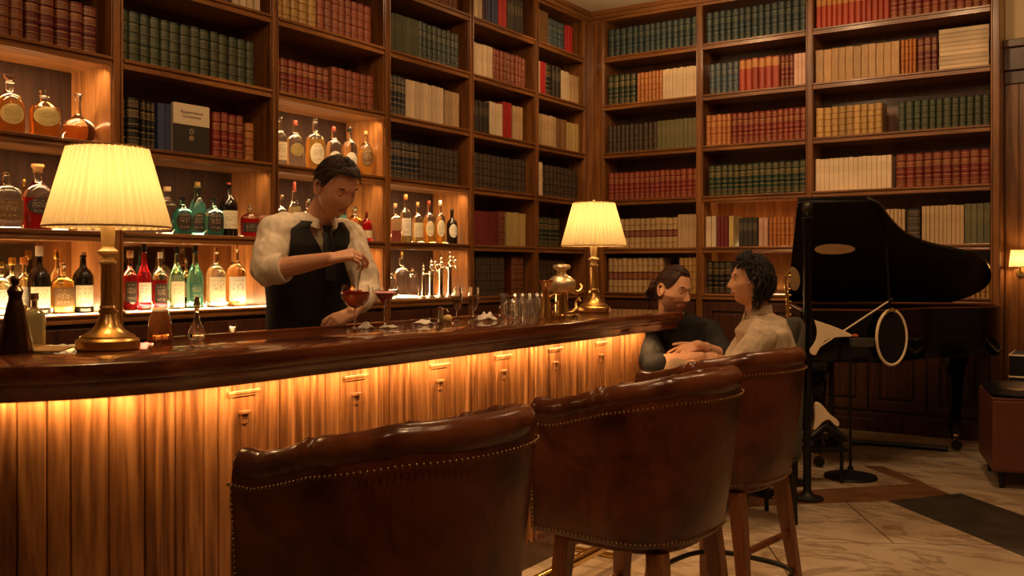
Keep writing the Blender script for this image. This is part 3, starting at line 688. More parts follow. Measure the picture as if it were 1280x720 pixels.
# ---------------------------------------------------------------- table lamps
SHADE, nt, b = newmat('pleated cream shade'); N = nt.nodes; L = nt.links
nt.nodes.remove(b); df = N.new('ShaderNodeBsdfDiffuse'); tr = N.new('ShaderNodeBsdfTranslucent'); mxs = N.new('ShaderNodeMixShader'); mxs.inputs[0].default_value = .62
df.inputs[0].default_value = (.50, .37, .20, 1); tr.inputs[0].default_value = (.33, .25, .135, 1)
L.new(df.outputs[0], mxs.inputs[1]); L.new(tr.outputs[0], mxs.inputs[2]); L.new(mxs.outputs[0], N['Material Output'].inputs[0])
BULB = mat('lit bulb', (1, .85, .6), .5, emit=(1, .66, .30), es=25)
TRIMB = mat('shade trim', (.42, .22, .07), .6)
IVORY = mat('cream glazed neck', (.80, .60, .32), .3)
def make_lamp(label):
    Lp = thing('table_lamp', label, 'lamp', (0, 0, 0), group='pleated table lamps on the bar')
    q = MB(); prof = [(.0, 0), (.083, 0), (.087, .004), (.087, .026), (.083, .031), (.076, .034), (.074, .040), (.060, .047), (.044, .058), (.033, .074), (.026, .092), (.0225, .104)]
    q.lathe(prof, 40); q.build('base', BRASS, Lp, smooth=35)
    q = MB(); q.lathe([(.0225, .103), (.027, .106), (.027, .113), (.021, .116), (.024, .121), (.0215, .126)], 32); q.build('lower_collar', BRASSP, Lp, smooth=40)
    q = MB(); n = 32; rs = []
    for z, r in ((.126, .0205), (.135, .0185), (.238, .0175), (.246, .020)):
        rs.append([(r*(1+.07*(j % 2))*math.cos(2*PI*j/n), r*(1+.07*(j % 2))*math.sin(2*PI*j/n), z) for j in range(n)])
    q.rings(rs); q.build('column', BRASS, Lp, smooth=30)
    q = MB(); q.lathe([(.018, .246), (.024, .248), (.025, .253), (.019, .257), (.017, .262), (.017, .268), (.029, .278), (.029, .284), (.018, .292), (.016, .297)], 32); q.build('upper_collar', IVORY, Lp, smooth=40)
    q = MB(); q.lathe([(.016, .296), (.018, .31), (.020, .345), (.019, .36), (.010, .362)], 24); q.build('neck', IVORY, Lp, smooth=40)
    q = MB(); q.tube([(0, 0, .36), (0, 0, .585)], .004, 8); q.tube([(-.108, 0, .580), (.108, 0, .580)], .0025, 6); q.tube([(0, -.108, .580), (0, .108, .580)], .0025, 6); q.build('harp', BRASS, Lp)
    n = 336; zs = [.352, .356, .40, .45, .50, .54, .578, .582]
    q = MB(); rs = []
    for z in zs:
        t = (z-.352)/.23; r = .172+(.108-.172)*t; am = .0042
        rs.append([((r+am*math.sin(2*PI*j/n*42)+.0006*math.sin(j*1.7))*math.cos(2*PI*j/n), (r+am*math.sin(2*PI*j/n*42)+.0006*math.sin(j*1.7))*math.sin(2*PI*j/n), z) for j in range(n)])
    q.rings(rs, cap=(False, False)); s = q.build('shade', SHADE, Lp, smooth=60, recalc=False)
    q = MB(); q.tube([(.1738*math.cos(2*PI*j/64), .1738*math.sin(2*PI*j/64), .353) for j in range(64)], .0028, 6, closed=True); q.build('shade_trim', TRIMB, s, smooth=60)
    q = MB(); q.tube([(.1095*math.cos(2*PI*j/64), .1095*math.sin(2*PI*j/64), .581) for j in range(64)], .0028, 6, closed=True); q.build('shade_trim', TRIMB, s, smooth=60)
    q = MB(); q.lathe([(.002, .580), (.008, .584), (.011, .591), (.007, .598), (.0, .601)], 14); q.build('finial', BRASSP, Lp, smooth=50)
    q = MB(); q.ball((0, 0, .44), .028, 14); bl = q.build('bulb', BULB, Lp, smooth=60); bl['label'] = 'glowing warm bulb'
    return Lp
lamp1 = make_lamp('brass table lamp with pleated cream shade, on the bar beside the dark cone shaker')
lamp2 = copy_tree(lamp1); lamp2['label'] = 'brass table lamp with pleated cream shade at far end of the bar, beside the urn'
lamp1.location = (-2.493, 1.643, BAR_Z); lamp2.location = (-2.44, 4.46, BAR_Z)
for lp in (lamp1, lamp2):
    for dz, pw in ((.43, 9), (.50, 6)):
        l = bpy.data.lights.new('lamp_light', 'POINT'); l.energy = pw; l.shadow_soft_size = .03; l.color = (1, .66, .30); o = bpy.data.objects.new('lamp_light', l); C.objects.link(o); o.location = lp.location+Vector((0, 0, dz))
# ---------------------------------------------------------------- bar stools
def leather(name, c0, c1, rough=.28):
    m, nt, b = newmat(name); N = nt.nodes; L = nt.links
    tc = N.new('ShaderNodeTexCoord'); n1 = N.new('ShaderNodeTexNoise'); n1.inputs['Scale'].default_value = 7; n1.inputs['Detail'].default_value = 6; n1.inputs['Roughness'].default_value = .6; n1.inputs['Distortion'].default_value = .6
    L.new(tc.outputs['Object'], n1.inputs['Vector']); r = ramp(nt, [(.34, c0), (.52, tuple((a+b_)/2 for a, b_ in zip(c0, c1))), (.72, c1)]); L.new(n1.outputs['Fac'], r.inputs[0]); L.new(r.outputs[0], b.inputs['Base Color'])
    n2 = N.new('ShaderNodeTexNoise'); n2.inputs['Scale'].default_value = 26; n2.inputs['Detail'].default_value = 7; L.new(tc.outputs['Object'], n2.inputs['Vector'])
    bp = N.new('ShaderNodeBump'); bp.inputs['Strength'].default_value = .22; bp.inputs['Distance'].default_value = .006; L.new(n2.outputs['Fac'], bp.inputs['Height']); L.new(bp.outputs[0], b.inputs['Normal'])
    rr = N.new('ShaderNodeMapRange'); rr.inputs['To Min'].default_value = rough-.08; rr.inputs['To Max'].default_value = rough+.16; L.new(n1.outputs['Fac'], rr.inputs['Value']); L.new(rr.outputs[0], b.inputs['Roughness'])
    return m
LEA = leather('worn oxblood leather', (.040, .008, .003), (.17, .042, .013), .27); LEAR = leather('padded rim leather', (.055, .013, .005), (.17, .048, .015), .18)
NAIL = mat('brass nail heads', (.28, .165, .07), .38, 1)
def stool_path(n=60):
    """U seen from above: opening towards -x; returns points and outward normals from one arm front round to the other"""
    W2, xa, xc = .268, -.25, .02; R = .235
    pts = []
    for i in range(14): pts.append((xa+(xc-xa)*i/14, -W2))
    for i in range(25):
        a = -PI/2+PI*i/24; e = 2.35; ca, sa = math.cos(a), math.sin(a); k = (abs(ca)**e+abs(sa)**e)**(-1/e)
        pts.append((xc+.235*k*ca, W2*k*sa))
    for i in range(1, 15): pts.append((xc+(xa-xc)*i/14, W2))
    return pts
def make_stool():
    T = thing('bar_stool', '', 'bar stool')
    path = stool_path(); n = len(path)
    def top(i):
        t = abs(2*i/(n-1)-1); return .885+.082*(1-min(1, max(0, (t-.22)/.62)))**1.1
    zb = .545
    def P3(i, d, z): 
        a = Vector(path[max(i-1, 0)]); b = Vector(path[min(i+1, n-1)]); t = (b-a).normalized(); p = path[i]
        k = (z-zb)/.4; taper = .90+.10*min(1, max(0, k))**.7
        kk = min(1, max(0, k)); bx = min(1, max(0, (p[0]+.15)/.35)); return ((p[0]+t.y*d)*(1-bx*.24*(1-kk)), (p[1]-t.x*d)*(.93+.07*kk), z)
    # padded shell
    q = MB(); rs = []
    for i in range(n):
        zt = top(i); prof = [(-.055, zb+.02), (-.03, zb), (0, zb), (.010, zb+.015), (.014, zb+.12), (.012, zt-.06), (.004, zt-.012), (-.02, zt), (-.05, zt-.005), (-.062, zt-.05), (-.066, zb+.2)]
        rs.append([P3(i, d, z) for d, z in prof])
    q.rings(rs); sh = q.build('shell', LEA, T, smooth=50)
    # rolled padded rim with pleats where the arms meet the back
    q = MB(); pts = []; rad = []
    random.seed(5)
    pts.append(P3(0, -.022, top(0)-.004)); rad.append(.004)
    for i in range(n):
        for s in (0, .5):
            if s and i == n-1: continue
            a = Vector(P3(i, -.022, top(i)-.002)); 
            if s: a = (a+Vector(P3(i+1, -.022, top(i+1)-.002)))/2
            t = abs(2*(i+s)/(n-1)-1)
            f = math.exp(-((t-.50)/.11)**2); r = .034-.003*t+.0042*f*math.sin((i+s)*3.1)*math.sin((i+s)*1.1)+.0008*math.sin((i+s)*1.3)+.0045*noise.noise(Vector((a.x*9, a.y*9, 3)))+.002*noise.noise(Vector((a.x*26, a.y*26, 7)))
            pts.append(a+Vector((0, 0, .004*f*math.sin((i+s)*3.1)))); rad.append(r)
    rad[1] = .022; rad[-1] = .022; pts.append(P3(n-1, -.022, top(n-1)-.004)); rad.append(.004)
    q.tube(pts, rad, 16); q.build('padded_rim', LEAR, T, smooth=70)
    # inside back cushion and seat
    q = MB(); rs = []
    for i in range(3, n-3):
        zt = top(i); prof = [(-.055, .70), (-.085, .72), (-.090, .80), (-.075, zt-.05), (-.055, zt-.04)]
        rs.append([P3(i, d, z) for d, z in prof])
    q.rings(rs); q.build('inner_back', LEAR, T, smooth=60)
    q = MB(); o = [(p[0]*.78-.035, p[1]*.78) for p in path]
    q.rings([[(x*s-.01*(1-s), y*s, z) for x, y in o] for z, s in ((.56, .98), (.60, 1.0), (.66, 1.02), (.695, .99), (.712, .90), (.716, .6))]); q.build('seat', LEAR, T, smooth=50)
    q = MB(); q.prism([(x*.93, y*.93) for x, y in o], .515, .565); q.build('seat_frame', W_leg, T, bevel=.004)
    # nail trim: beneath the rim, round the bottom and up the arm fronts
    q = MB()
    def along(zf, d):
        out = []; acc = 0; step = .0135; prev = None
        for i in range(n-1):
            a = Vector(P3(i, d, zf(i))); b = Vector(P3(i+1, d, zf(i+1))); L_ = (b-a).length
            while acc < L_: out.append(a.lerp(b, acc/L_)); acc += step
            acc -= L_
        return out
    pts = along(lambda i: top(i)-.040, .016)+along(lambda i: zb+.014, .012)
    for i in (0, n-1):
        a = Vector(P3(i, .014, zb+.02)); b = Vector(P3(i, .016, top(i)-.045)); a.x += .010; b.x += .010
        m = 24; pts += [a.lerp(b, k/m) for k in range(m+1)]
    for p in pts: q.ball(p, .0037, 6)
    q.build('nail_trim', NAIL, T, smooth=60)
    for sx in (-1, 1):
        for sy in (-1, 1):
            q = MB(); tx, ty = (.125 if sx > 0 else -.185), .170; bx, by = (.20 if sx > 0 else -.235), .225
            secs = []
            for z, r in ((.53, .026), (.40, .024), (.22, .0195), (0.0, .0155)):
                k = 1-z/.53; c = (sx*abs(tx+(bx-tx)*k*1.0) if sx > 0 else tx+(bx-tx)*k, sy*(ty+(by-ty)*k**1.3)); secs.append([(c[0]+a*r, c[1]+b*r, z) for a, b in ((-1, -1), (1, -1), (1, 1), (-1, 1))])
            q.rings(secs); q.build('leg', W_leg, T, bevel=.004)
    # wooden stretchers and dark foot ring
    def lp(sx, sy, z):
        k = 1-z/.53; tx = .125 if sx > 0 else .185; bx = .20 if sx > 0 else .235
        return Vector((sx*(tx+(bx-tx)*k), sy*(.175+.06*k**1.3), z))
    for a, b in (((-1, -1), (-1, 1)), ((1, -1), (1, 1))):
        q = MB(); A_, B_ = lp(*a, .33), lp(*b, .33); q.tube([A_, A_.lerp(B_, .5), B_], .011, 8, flat=1.4); q.build('stretcher', W_leg, T, smooth=40)
    q = MB(); ring = []
    for j in range(48):
        a = 2*PI*j/48; e = 3.2; ca, sa = math.cos(a), math.sin(a); k = (abs(ca)**e+abs(sa)**e)**(-1/e); ring.append((.220*k*ca-.015, .225*k*sa, .20))
    q.tube(ring, .010, 8, closed=True); q.build('foot_ring', BLACKM, T, smooth=50)
    return T
st = make_stool()
st['group'] = 'leather bar stools along the bar'
stools = [st, copy_tree(st), copy_tree(st)]
for s, (x, y, rz, lab) in zip(stools, [(-1.275, 1.52, math.radians(-6), 'brown leather barrel bar stool closest to the camera, in front of the bar bend'),
                                       (-1.19, 2.50, math.radians(-4), 'brown leather barrel bar stool standing between the two other stools'),
                                       (-1.245, 3.285, math.radians(-8), 'brown leather barrel bar stool directly before the man in cream shirt')]):
    s.scale = (.95, .95, 1.022); s.location = (x, y, 0); s.rotation_euler = (0, 0, rz); s['label'] = lab
# ---------------------------------------------------------------- bottles
PAPL, nt, b = newmat('bottle label paper'); N = nt.nodes; L = nt.links
def labelmat(name, base, ink, emblem=True):
    m, nt, b = newmat(name); N = nt.nodes; L = nt.links
    uv = N.new('ShaderNodeUVMap'); uv.uv_map = 'UVMap'; mp = N.new('ShaderNodeMapping'); mp.inputs['Scale'].default_value = (9, 20, 1); L.new(uv.outputs[0], mp.inputs[0])
    oi = N.new('ShaderNodeObjectInfo'); ad = N.new('ShaderNodeVectorMath'); L.new(mp.outputs[0], ad.inputs[0]); cb = N.new('ShaderNodeCombineXYZ'); mu = N.new('ShaderNodeMath'); mu.operation = 'MULTIPLY'; mu.inputs[1].default_value = 50
    L.new(oi.outputs['Random'], mu.inputs[0]); L.new(mu.outputs[0], cb.inputs[0]); L.new(cb.outputs[0], ad.inputs[1])
    nz = N.new('ShaderNodeTexNoise'); nz.inputs['Scale'].default_value = 1.2; nz.inputs['Detail'].default_value = 2; L.new(ad.outputs[0], nz.inputs['Vector'])
    th = ramp(nt, [(0, (0, 0, 0)), (.56, (1, 1, 1))], 'CONSTANT'); L.new(nz.outputs['Fac'], th.inputs[0])
    sp = N.new('ShaderNodeSeparateXYZ'); L.new(uv.outputs[0], sp.inputs[0])
    rr = ramp(nt, [(0, (0, 0, 0)), (.14, (1, 1, 1)), (.26, (0, 0, 0)), (.42, (1, 1, 1)), (.72, (0, 0, 0)), (.8, (1, 1, 1)), (.88, (0, 0, 0))], 'CONSTANT'); L.new(sp.outputs['Y'], rr.inputs[0])
    r2 = ramp(nt, [(0, (0, 0, 0)), (.18, (1, 1, 1)), (.82, (0, 0, 0))], 'CONSTANT'); L.new(sp.outputs['X'], r2.inputs[0])
    x = N.new('ShaderNodeMath'); x.operation = 'MULTIPLY'; L.new(th.outputs[0], x.inputs[0]); L.new(rr.outputs[0], x.inputs[1]); y = N.new('ShaderNodeMath'); y.operation = 'MULTIPLY'; L.new(x.outputs[0], y.inputs[0]); L.new(r2.outputs[0], y.inputs[1])
    z = N.new('ShaderNodeMath'); z.operation = 'MULTIPLY'; z.inputs[1].default_value = .75; L.new(y.outputs[0], z.inputs[0])
    mx = N.new('ShaderNodeMixRGB'); mx.inputs[1].default_value = (*base, 1); mx.inputs[2].default_value = (*ink, 1); L.new(z.outputs[0], mx.inputs[0]); L.new(mx.outputs[0], b.inputs['Base Color']); b.inputs['Roughness'].default_value = .6
    return m
LB = {'cream': labelmat('cream label', (.78, .68, .48), (.12, .08, .05)), 'white': labelmat('white label', (.85, .80, .68), (.15, .1, .06)), 'dark': labelmat('dark label', (.03, .018, .012), (.55, .42, .25)),
      'brown': labelmat('brown label', (.16, .08, .03), (.6, .45, .25)), 'gold': labelmat('gold seal label', (.45, .34, .12), (.2, .12, .04)), 'green': labelmat('green label', (.03, .12, .08), (.6, .5, .3)), 'tanlab': labelmat('tan label', (.5, .3, .14), (.12, .05, .02))}
CAPS = {'cork': mat('cork stopper', (.50, .25, .08), .6, noise_amt=.15), 'black': mat('black cap', (.012, .011, .01), .35), 'gold': mat('gold cap', (.75, .48, .12), .3, 1), 'white': mat('white cap', (.75, .7, .6), .4),
        'clear': CLEAR, 'red': mat('red wax cap', (.30, .05, .03), .4), 'orange': mat('orange cap', (.62, .24, .06), .45), 'wood': mat('pale wood stopper', (.62, .42, .22), .6), 'silver': CHROME}
COL = dict(clear=(.97, .97, .93), pale=(.95, .90, .66), straw=(.93, .80, .40), amber=(.62, .22, .03), deep=(.10, .016, .002), red=(.75, .03, .05), crimson=(.60, .02, .03), aqua=(.22, .72, .62), green=(.55, .85, .66), dark=(.05, .03, .02), olive=(.10, .13, .05),
           tealdark=(.10, .45, .40), honey=(.88, .52, .12), pink=(.85, .30, .30))
SHAPES = {   # (radius fraction, height fraction, cross-section exponent)
 'wine': ([(0, 0), (.90, 0), (1, .012), (1, .56), (.96, .62), (.72, .70), (.40, .76), (.30, .80), (.28, .93), (.33, .935), (.33, .97), (.28, .975)], 2),
 'round': ([(0, 0), (.90, 0), (1, .015), (1, .52), (.95, .60), (.78, .67), (.50, .72), (.33, .76), (.28, .80), (.27, .92), (.34, .925), (.34, .955), (.27, .96)], 2),
 'slim': ([(0, 0), (.9, 0), (1, .012), (1, .46), (.92, .56), (.66, .66), (.42, .73), (.32, .80), (.31, .93), (.38, .935), (.38, .965), (.3, .97)], 2),
 'square': ([(0, 0, 6), (.92, 0, 6), (1, .015, 6), (1, .56, 6), (.96, .61, 5), (.70, .67, 3), (.38, .71, 2), (.30, .74, 2), (.28, .88, 2), (.36, .885, 2), (.36, .92, 2), (.28, .925, 2)], 4),
 'flask': ([(0, 0), (.80, 0), (.95, .02), (1, .10), (1, .50), (.88, .60), (.60, .69), (.34, .75), (.26, .80), (.25, .90), (.33, .91), (.33, .94), (.25, .95)], 2.6),
 'globe': ([(0, 0), (.45, 0), (.62, .01), (.88, .09), (1, .20), (.97, .31), (.78, .42), (.45, .49), (.24, .54), (.17, .62), (.15, .78), (.19, .88), (.26, .97), (.24, .975)], 2),
 'taper': ([(0, 0), (.92, 0), (1, .012), (.98, .10), (.90, .46), (.72, .62), (.44, .72), (.32, .78), (.3, .92), (.38, .93), (.38, .955), (.3, .96)], 2.4),
 'decanter': ([(0, 0, 5), (.9, 0, 5), (1, .02, 5), (1, .55, 5), (.94, .62, 4), (.6, .69, 2), (.30, .74, 2), (.25, .80, 2), (.30, .84, 2), (.38, .85, 2), (.36, .87, 2)], 4)}
def bottle(label, loc, h, r, shape='round', col='clear', fill=.62, top='clear', lab=None, labz=(.12, .48), labkind='wrap', cap='cork', cr=None, ch=.06, sx=1, face=None, name='bottle', cat='bottle', group=None, capshape='cyl'):
    B = thing(name, label, cat, loc, group=group)
    prof, e = SHAPES[shape]
    # yaw so the label looks at the room
    f = Vector(loc); yaw = math.atan2(-f.y, -f.x) if face is None else face
    yaw = yaw*.6 if face is None else yaw
    if face is None: yaw = math.atan2(-f.y*.55, -f.x)
    M = Matrix.Rotation(yaw, 4, 'Z')
    q = MB(); pr = []; fi = None
    for it in prof: pr.append((it[0]*r, it[1]*h, it[2] if len(it) > 2 else e))
    q.lathe(pr, 28, sy=1, sx=sx, M=M)
    dk = mat('near black bottle glass', (.010, .006, .004), .05, trans=.12, ior=1.5, coat=.3); mats = [dk if top == 'dark' else glass(COL[top]), dk if col == 'dark' else glass(COL[col], tr=1 if col in ('clear', 'dark', 'deep') else .86)]
    nlat = 28
    for k, fc in enumerate(q.f):
        zc = sum(q.v[i][2] for i in fc)/len(fc); q.m[k] = 1 if zc < fill*h else 0
    g = q.build('glass_body', mats, B, smooth=40)
    if lab:
        q = MB(); z0, z1 = labz[0]*h, labz[1]*h; rs = []; uvs = []
        nn = 14; half = .95 if labkind == 'wrap' else .8
        def rad_at(z):
            for a, b in zip(pr[:-1], pr[1:]):
                if a[1] <= z <= b[1] and b[1] > a[1]: return a[0]+(b[0]-a[0])*(z-a[1])/(b[1]-a[1]), a[2]
            return r, e
        def surf(s, z):     # s in -1..1 across the label, returns a point just outside the glass
            a = s*half; rr, ee = rad_at(z); rr *= 1.012; rr += .0006; ca, sa = math.cos(a), math.sin(a); k = (abs(ca)**ee+abs(sa)**ee)**(-1/ee)
            return M @ Vector((rr*k*ca*sx, rr*k*sa, z))
        if labkind == 'wrap':
            for i in range(nn): 
                s0, s1 = -1+2*i/nn, -1+2*(i+1)/nn
                for k in range(3):
                    za, zb = z0+(z1-z0)*k/3, z0+(z1-z0)*(k+1)/3
                    q.add([surf(s0, za), surf(s1, za), surf(s1, zb), surf(s0, zb)], [(0, 1, 2, 3)], [[(i/nn, k/3), ((i+1)/nn, k/3), ((i+1)/nn, (k+1)/3), (i/nn, (k+1)/3)]])
        else:
            zc, hz = (z0+z1)/2, (z1-z0)/2; rings_ = 4; m = 24
            for k in range(rings_):
                for j in range(m):
                    def pt(rr_, jj): a = 2*PI*jj/m; return surf(rr_*math.cos(a), zc+hz*rr_*math.sin(a)), (.5+.5*rr_*math.cos(a), .5+.5*rr_*math.sin(a))
                    c = [pt(k/rings_+1e-4, j), pt((k+1)/rings_, j), pt((k+1)/rings_, j+1), pt(k/rings_+1e-4, j+1)]
                    q.add([x[0] for x in c], [(0, 1, 2, 3)], [[x[1] for x in c]])
        q.build('label', LB[lab], B, smooth=60, recalc=False)
    cr = cr or r*.33; zt = pr[-1][1]
    q = MB()
    if capshape == 'cyl': q.lathe([(cr*.9, zt-.012), (cr, zt-.010), (cr, zt+ch*h*.9), (cr*.9, zt+ch*h)], 18)
    elif capshape == 'ball': q.lathe([(cr*.5, zt-.008), (cr*.5, zt+.004), (cr*.9, zt+ch*h*.3), (cr, zt+ch*h*.55), (cr*.7, zt+ch*h*.85), (cr*.15, zt+ch*h)], 18)
    elif capshape == 'spike': q.lathe([(cr*.8, zt-.008), (cr, zt), (cr*.5, zt+ch*h*.3), (cr*.75, zt+ch*h*.5), (cr*.3, zt+ch*h*.7), (cr*.08, zt+ch*h)], 18)
    elif capshape == 'flare': q.lathe([(cr*.7, zt-.008), (cr*.8, zt), (cr*1.25, zt+ch*h*.55), (cr*1.2, zt+ch*h)], 18)
    q.build('stopper', CAPS[cap], B, smooth=40)
    return B
def shelf_bottle(label, row, u, hp, wp, back=.10, **k):
    """hp / wp: size in the picture's pixels; stands on shelf row behind image column u"""
    x = XL-back; y = on_x(u, x); D = depth(x, y)
    return bottle(label, (x, y, SH[row]+.001+(.006 if (row == 0 and .26 < back < .31) else 0)), hp*D/F_PX*.96, wp*D/F_PX/2, **k)
sb = shelf_bottle
G1 = 'amber decanters in the niche above the near lamp'
sb('round-shouldered amber decanter with crystal stopper and large oval gold label', 2, 12, 74, 34, .12, shape='flask', col='amber', fill=.60, lab='gold', labz=(.16, .52), labkind='oval', cap='clear', cr=.022, ch=.10, capshape='flare', name='decanter', cat='decanter', group=G1)
sb('square amber decanter with crystal stopper and oval gold label', 2, 55, 64, 34, .12, shape='decanter', col='amber', fill=.60, lab='gold', labz=(.22, .62), labkind='oval', cap='clear', cr=.017, ch=.10, capshape='flare', name='decanter', cat='decanter', group=G1)
sb('globe decanter of dark amber spirit with long thin neck', 2, 98, 66, 40, .15, shape='globe', col='deep', fill=.36, cap='clear', cr=.012, ch=.02, name='decanter', cat='decanter', group=G1)
G2 = 'bottles on the shelf behind the near lamp'
sb('clear square bottle with brown arched label, beside the cork-stoppered red bottle', 1, 8, 78, 34, .12, shape='square', col='clear', fill=.5, lab='brown', labz=(.14, .48), cap='silver', cr=.016, ch=.02, group=G2)
sb('small golden bird-topped bottle behind the red cork-stoppered bottle', 1, 30, 62, 15, .24, shape='taper', col='honey', top='honey', fill=.7, cap='gold', capshape='ball', ch=.14, group=G2)
sb('red and amber faceted bottle with big round cork stopper', 1, 47, 82, 36, .12, shape='flask', col='crimson', fill=.55, lab='dark', labz=(.24, .5), labkind='oval', cap='cork', cr=.024, ch=.09, capshape='flare', group=G2)
sb('clear bottle with rounded glass stopper, half hidden by the near lamp shade', 1, 72, 66, 24, .18, shape='round', col='clear', cap='clear', capshape='ball', ch=.1, group=G2)
sb('clear bottle half hidden behind far side of the near lamp shade', 1, 209, 62, 26, .2, shape='round', col='clear', cap='wood', ch=.05, cr=.02, group=G2)
# aqua cluster of three globes
sb('aqua round bottle with dark medallion, on lamp side of the aqua trio', 1, 228, 50, 24, .09, shape='flask', col='tealdark', top='aqua', fill=.55, lab='dark', labz=(.10, .58), labkind='oval', cap='black', ch=.04, group='aqua bottles with dark medallions')
sb('tall aqua bottle with cork, middle of the aqua trio', 1, 247, 68, 25, .20, shape='taper', col='aqua', top='aqua', fill=.6, lab='dark', labz=(.08, .44), labkind='oval', cap='cork', cr=.015, ch=.07, group='aqua bottles with dark medallions')
sb('aqua round bottle with dark medallion, beside the black red-capped bottle', 1, 267, 50, 24, .10, shape='flask', col='tealdark', top='aqua', fill=.55, lab='dark', labz=(.10, .58), labkind='oval', cap='black', ch=.04, group='aqua bottles with dark medallions')
sb('black bottle with red cap and small cream label beside the aqua trio', 1, 286, 69, 22, .11, shape='wine', col='dark', top='dark', lab='cream', labz=(.14, .48), cap='red', cr=.012, ch=.04, group=G2)
sb('small dark red decanter bottle at the bartender end of its shelf', 1, 312, 43, 20, .11, shape='decanter', col='crimson', top='clear', fill=.58, cap='clear', capshape='spike', ch=.12, lab='dark', labz=(.14, .42), group=G2)
G3 = 'bottles on the back bar beside the near lamp'
sb('clear bottle with cream label standing at the very near end of back bar', 0, 1, 68, 22, .10, shape='round', col='pale', lab='white', labz=(.16, .5), cap='gold', group=G3)
sb('clear bottle with gold cap behind the dark cone shaker', 0, 15, 70, 19, .205, shape='round', col='pale', lab='white', labz=(.16, .5), cap='gold', cr=.017, ch=.09, group=G3)
sb('clear bottle with orange cap behind the dark cone shaker', 0, 30, 70, 17, .20, shape='round', col='straw', lab='white', labz=(.16, .5), cap='orange', cr=.018, ch=.09, group=G3)
sb('large dark wine bottle with tall white cap and cream label', 0, 49, 80, 27, .11, shape='wine', col='dark', top='dark', lab='cream', labz=(.10, .44), cap='white', cr=.018, ch=.13, group=G3)
sb('rectangular whisky bottle of honey spirit with brown label', 0, 78, 66, 25, .10, shape='square', col='honey', top='pale', fill=.6, lab='brown', labz=(.14, .50), cap='clear', ch=.06, group=G3)
sb('slender straw-coloured bottle with tall gold cap behind the brown-labelled whisky', 0, 71, 74, 15, .215, shape='wine', col='straw', top='pale', cap='gold', cr=.016, ch=.12, group=G3)
sb('black bottle with cork and cream picture label beside the near lamp stem', 0, 104, 76, 25, .10, shape='wine', col='dark', top='dark', lab='cream', labz=(.10, .46), cap='cork', cr=.014, ch=.05, group=G3)
sb('red bottle with dark emblem label and wooden cap, next to the near lamp stem', 0, 162.5, 74, 17, .10, shape='round', col='crimson', top='pink', fill=.62, lab='dark', labz=(.14, .50), cap='wood', cr=.017, ch=.09, group=G3)
sb('tall bright red bottle with cream label and black neck', 0, 180, 80, 18, .10, shape='slim', col='red', top='red', fill=.9, lab='white', labz=(.12, .44), cap='black', cr=.014, ch=.10, group=G3)
sb('clear-shouldered bottle with black label between red and pale green bottles', 0, 200, 71, 18, .12, shape='round', col='crimson', top='clear', fill=.5, lab='dark', labz=(.10, .46), cap='white', cr=.013, ch=.08, group=G3)
sb('pale green glass bottle with cream label and black cap', 0, 221, 76, 19, .10, shape='slim', col='green', top='aqua', fill=.6, lab='cream', labz=(.06, .46), cap='black', cr=.014, ch=.09, group=G3)
sb('aqua tinted bottle with black cap, tallest aqua one on the back bar', 0, 244, 76, 20, .10, shape='slim', col='aqua', top='aqua', fill=.7, lab='green', labz=(.16, .42), cap='black', cr=.015, ch=.09, group=G3)
sb('dark label bottle peeking out between the two green-tinted bottles', 0, 233, 62, 13, .215, shape='round', col='olive', top='green', lab='tanlab', labz=(.2, .5), cap='clear', group=G3)
sb('clear round-shouldered gin bottle with broad pale label', 0, 270, 74, 24, .10, shape='round', col='pale', top='clear', fill=.72, lab='cream', labz=(.10, .52), cap='clear', cr=.012, ch=.08, group=G3)
sb('golden bottle with white label closest to the bartender on back bar', 0, 295, 76, 25, .10, shape='round', col='honey', top='straw', fill=.5, lab='white', labz=(.08, .50), cap='clear', cr=.012, ch=.08, group=G3)
G4 = 'clear bottles on the lit shelf over the bartender'
for u, hp, wp, col, fill, lab, lz, lk, cap, d in ((351, 62, 16, 'clear', .6, 'cream', (.12, .5), 'wrap', 'clear', 'partly hidden by the bookcase upright'), (369, 60, 22, 'clear', .6, 'gold', (.24, .52), 'oval', 'red', 'with round gold seal and red cap'),
        (394, 66, 24, 'honey', .62, 'cream', (.10, .52), 'oval', 'clear', 'of golden spirit with large pale oval label'), (417, 58, 21, 'clear', .6, 'white', (.12, .46), 'oval', 'red', 'with pale round label just above the bartender hair'),
        (437, 60, 20, 'clear', .6, 'white', (.12, .46), 'oval', 'black', 'with black cap above the bartender forehead'), (457, 57, 19, 'honey', .6, 'brown', (.2, .62), 'oval', 'cork', 'with brown oval label at the end of its shelf')):
    sb('clear glass bottle '+d, 2, u, hp, wp, .11, shape='round', col=col, top='clear', fill=fill, lab=lab, labz=lz, labkind=lk, cap=cap, cr=.013, ch=.07, group=G4)
G5 = 'bottles on the shelf behind the bartender head'
sb('clear bottle with silver stopper behind the bartender shoulder, by the upright', 1, 352, 55, 16, .13, shape='round', col='straw', top='clear', cap='silver', group=G5)
sb('slim bottle with long red neck behind the bartender shoulder', 1, 368, 66, 20, .11, shape='taper', col='straw', top='clear', lab='white', labz=(.1, .4), cap='red', cr=.010, ch=.16, group=G5)
sb('clear decanter between the red-necked bottle and the bartender ear', 1, 385, 52, 20, .12, shape='round', col='clear', cap='clear', capshape='ball', group=G5)
sb('golden bottle with glowing pale label behind the bartender chin', 1, 443, 44, 20, .11, shape='flask', col='amber', top='pale', fill=.7, lab='straw' if 'straw' in LB else 'white', labz=(.04, .36), cap='clear', cr=.016, ch=.05, group=G5)
sb('small dark red bottle with tiny label beside the golden bottle', 1, 458, 38, 14, .10, shape='round', col='crimson', top='deep', fill=.7, lab='cream', labz=(.1, .36), cap='red', group=G5)
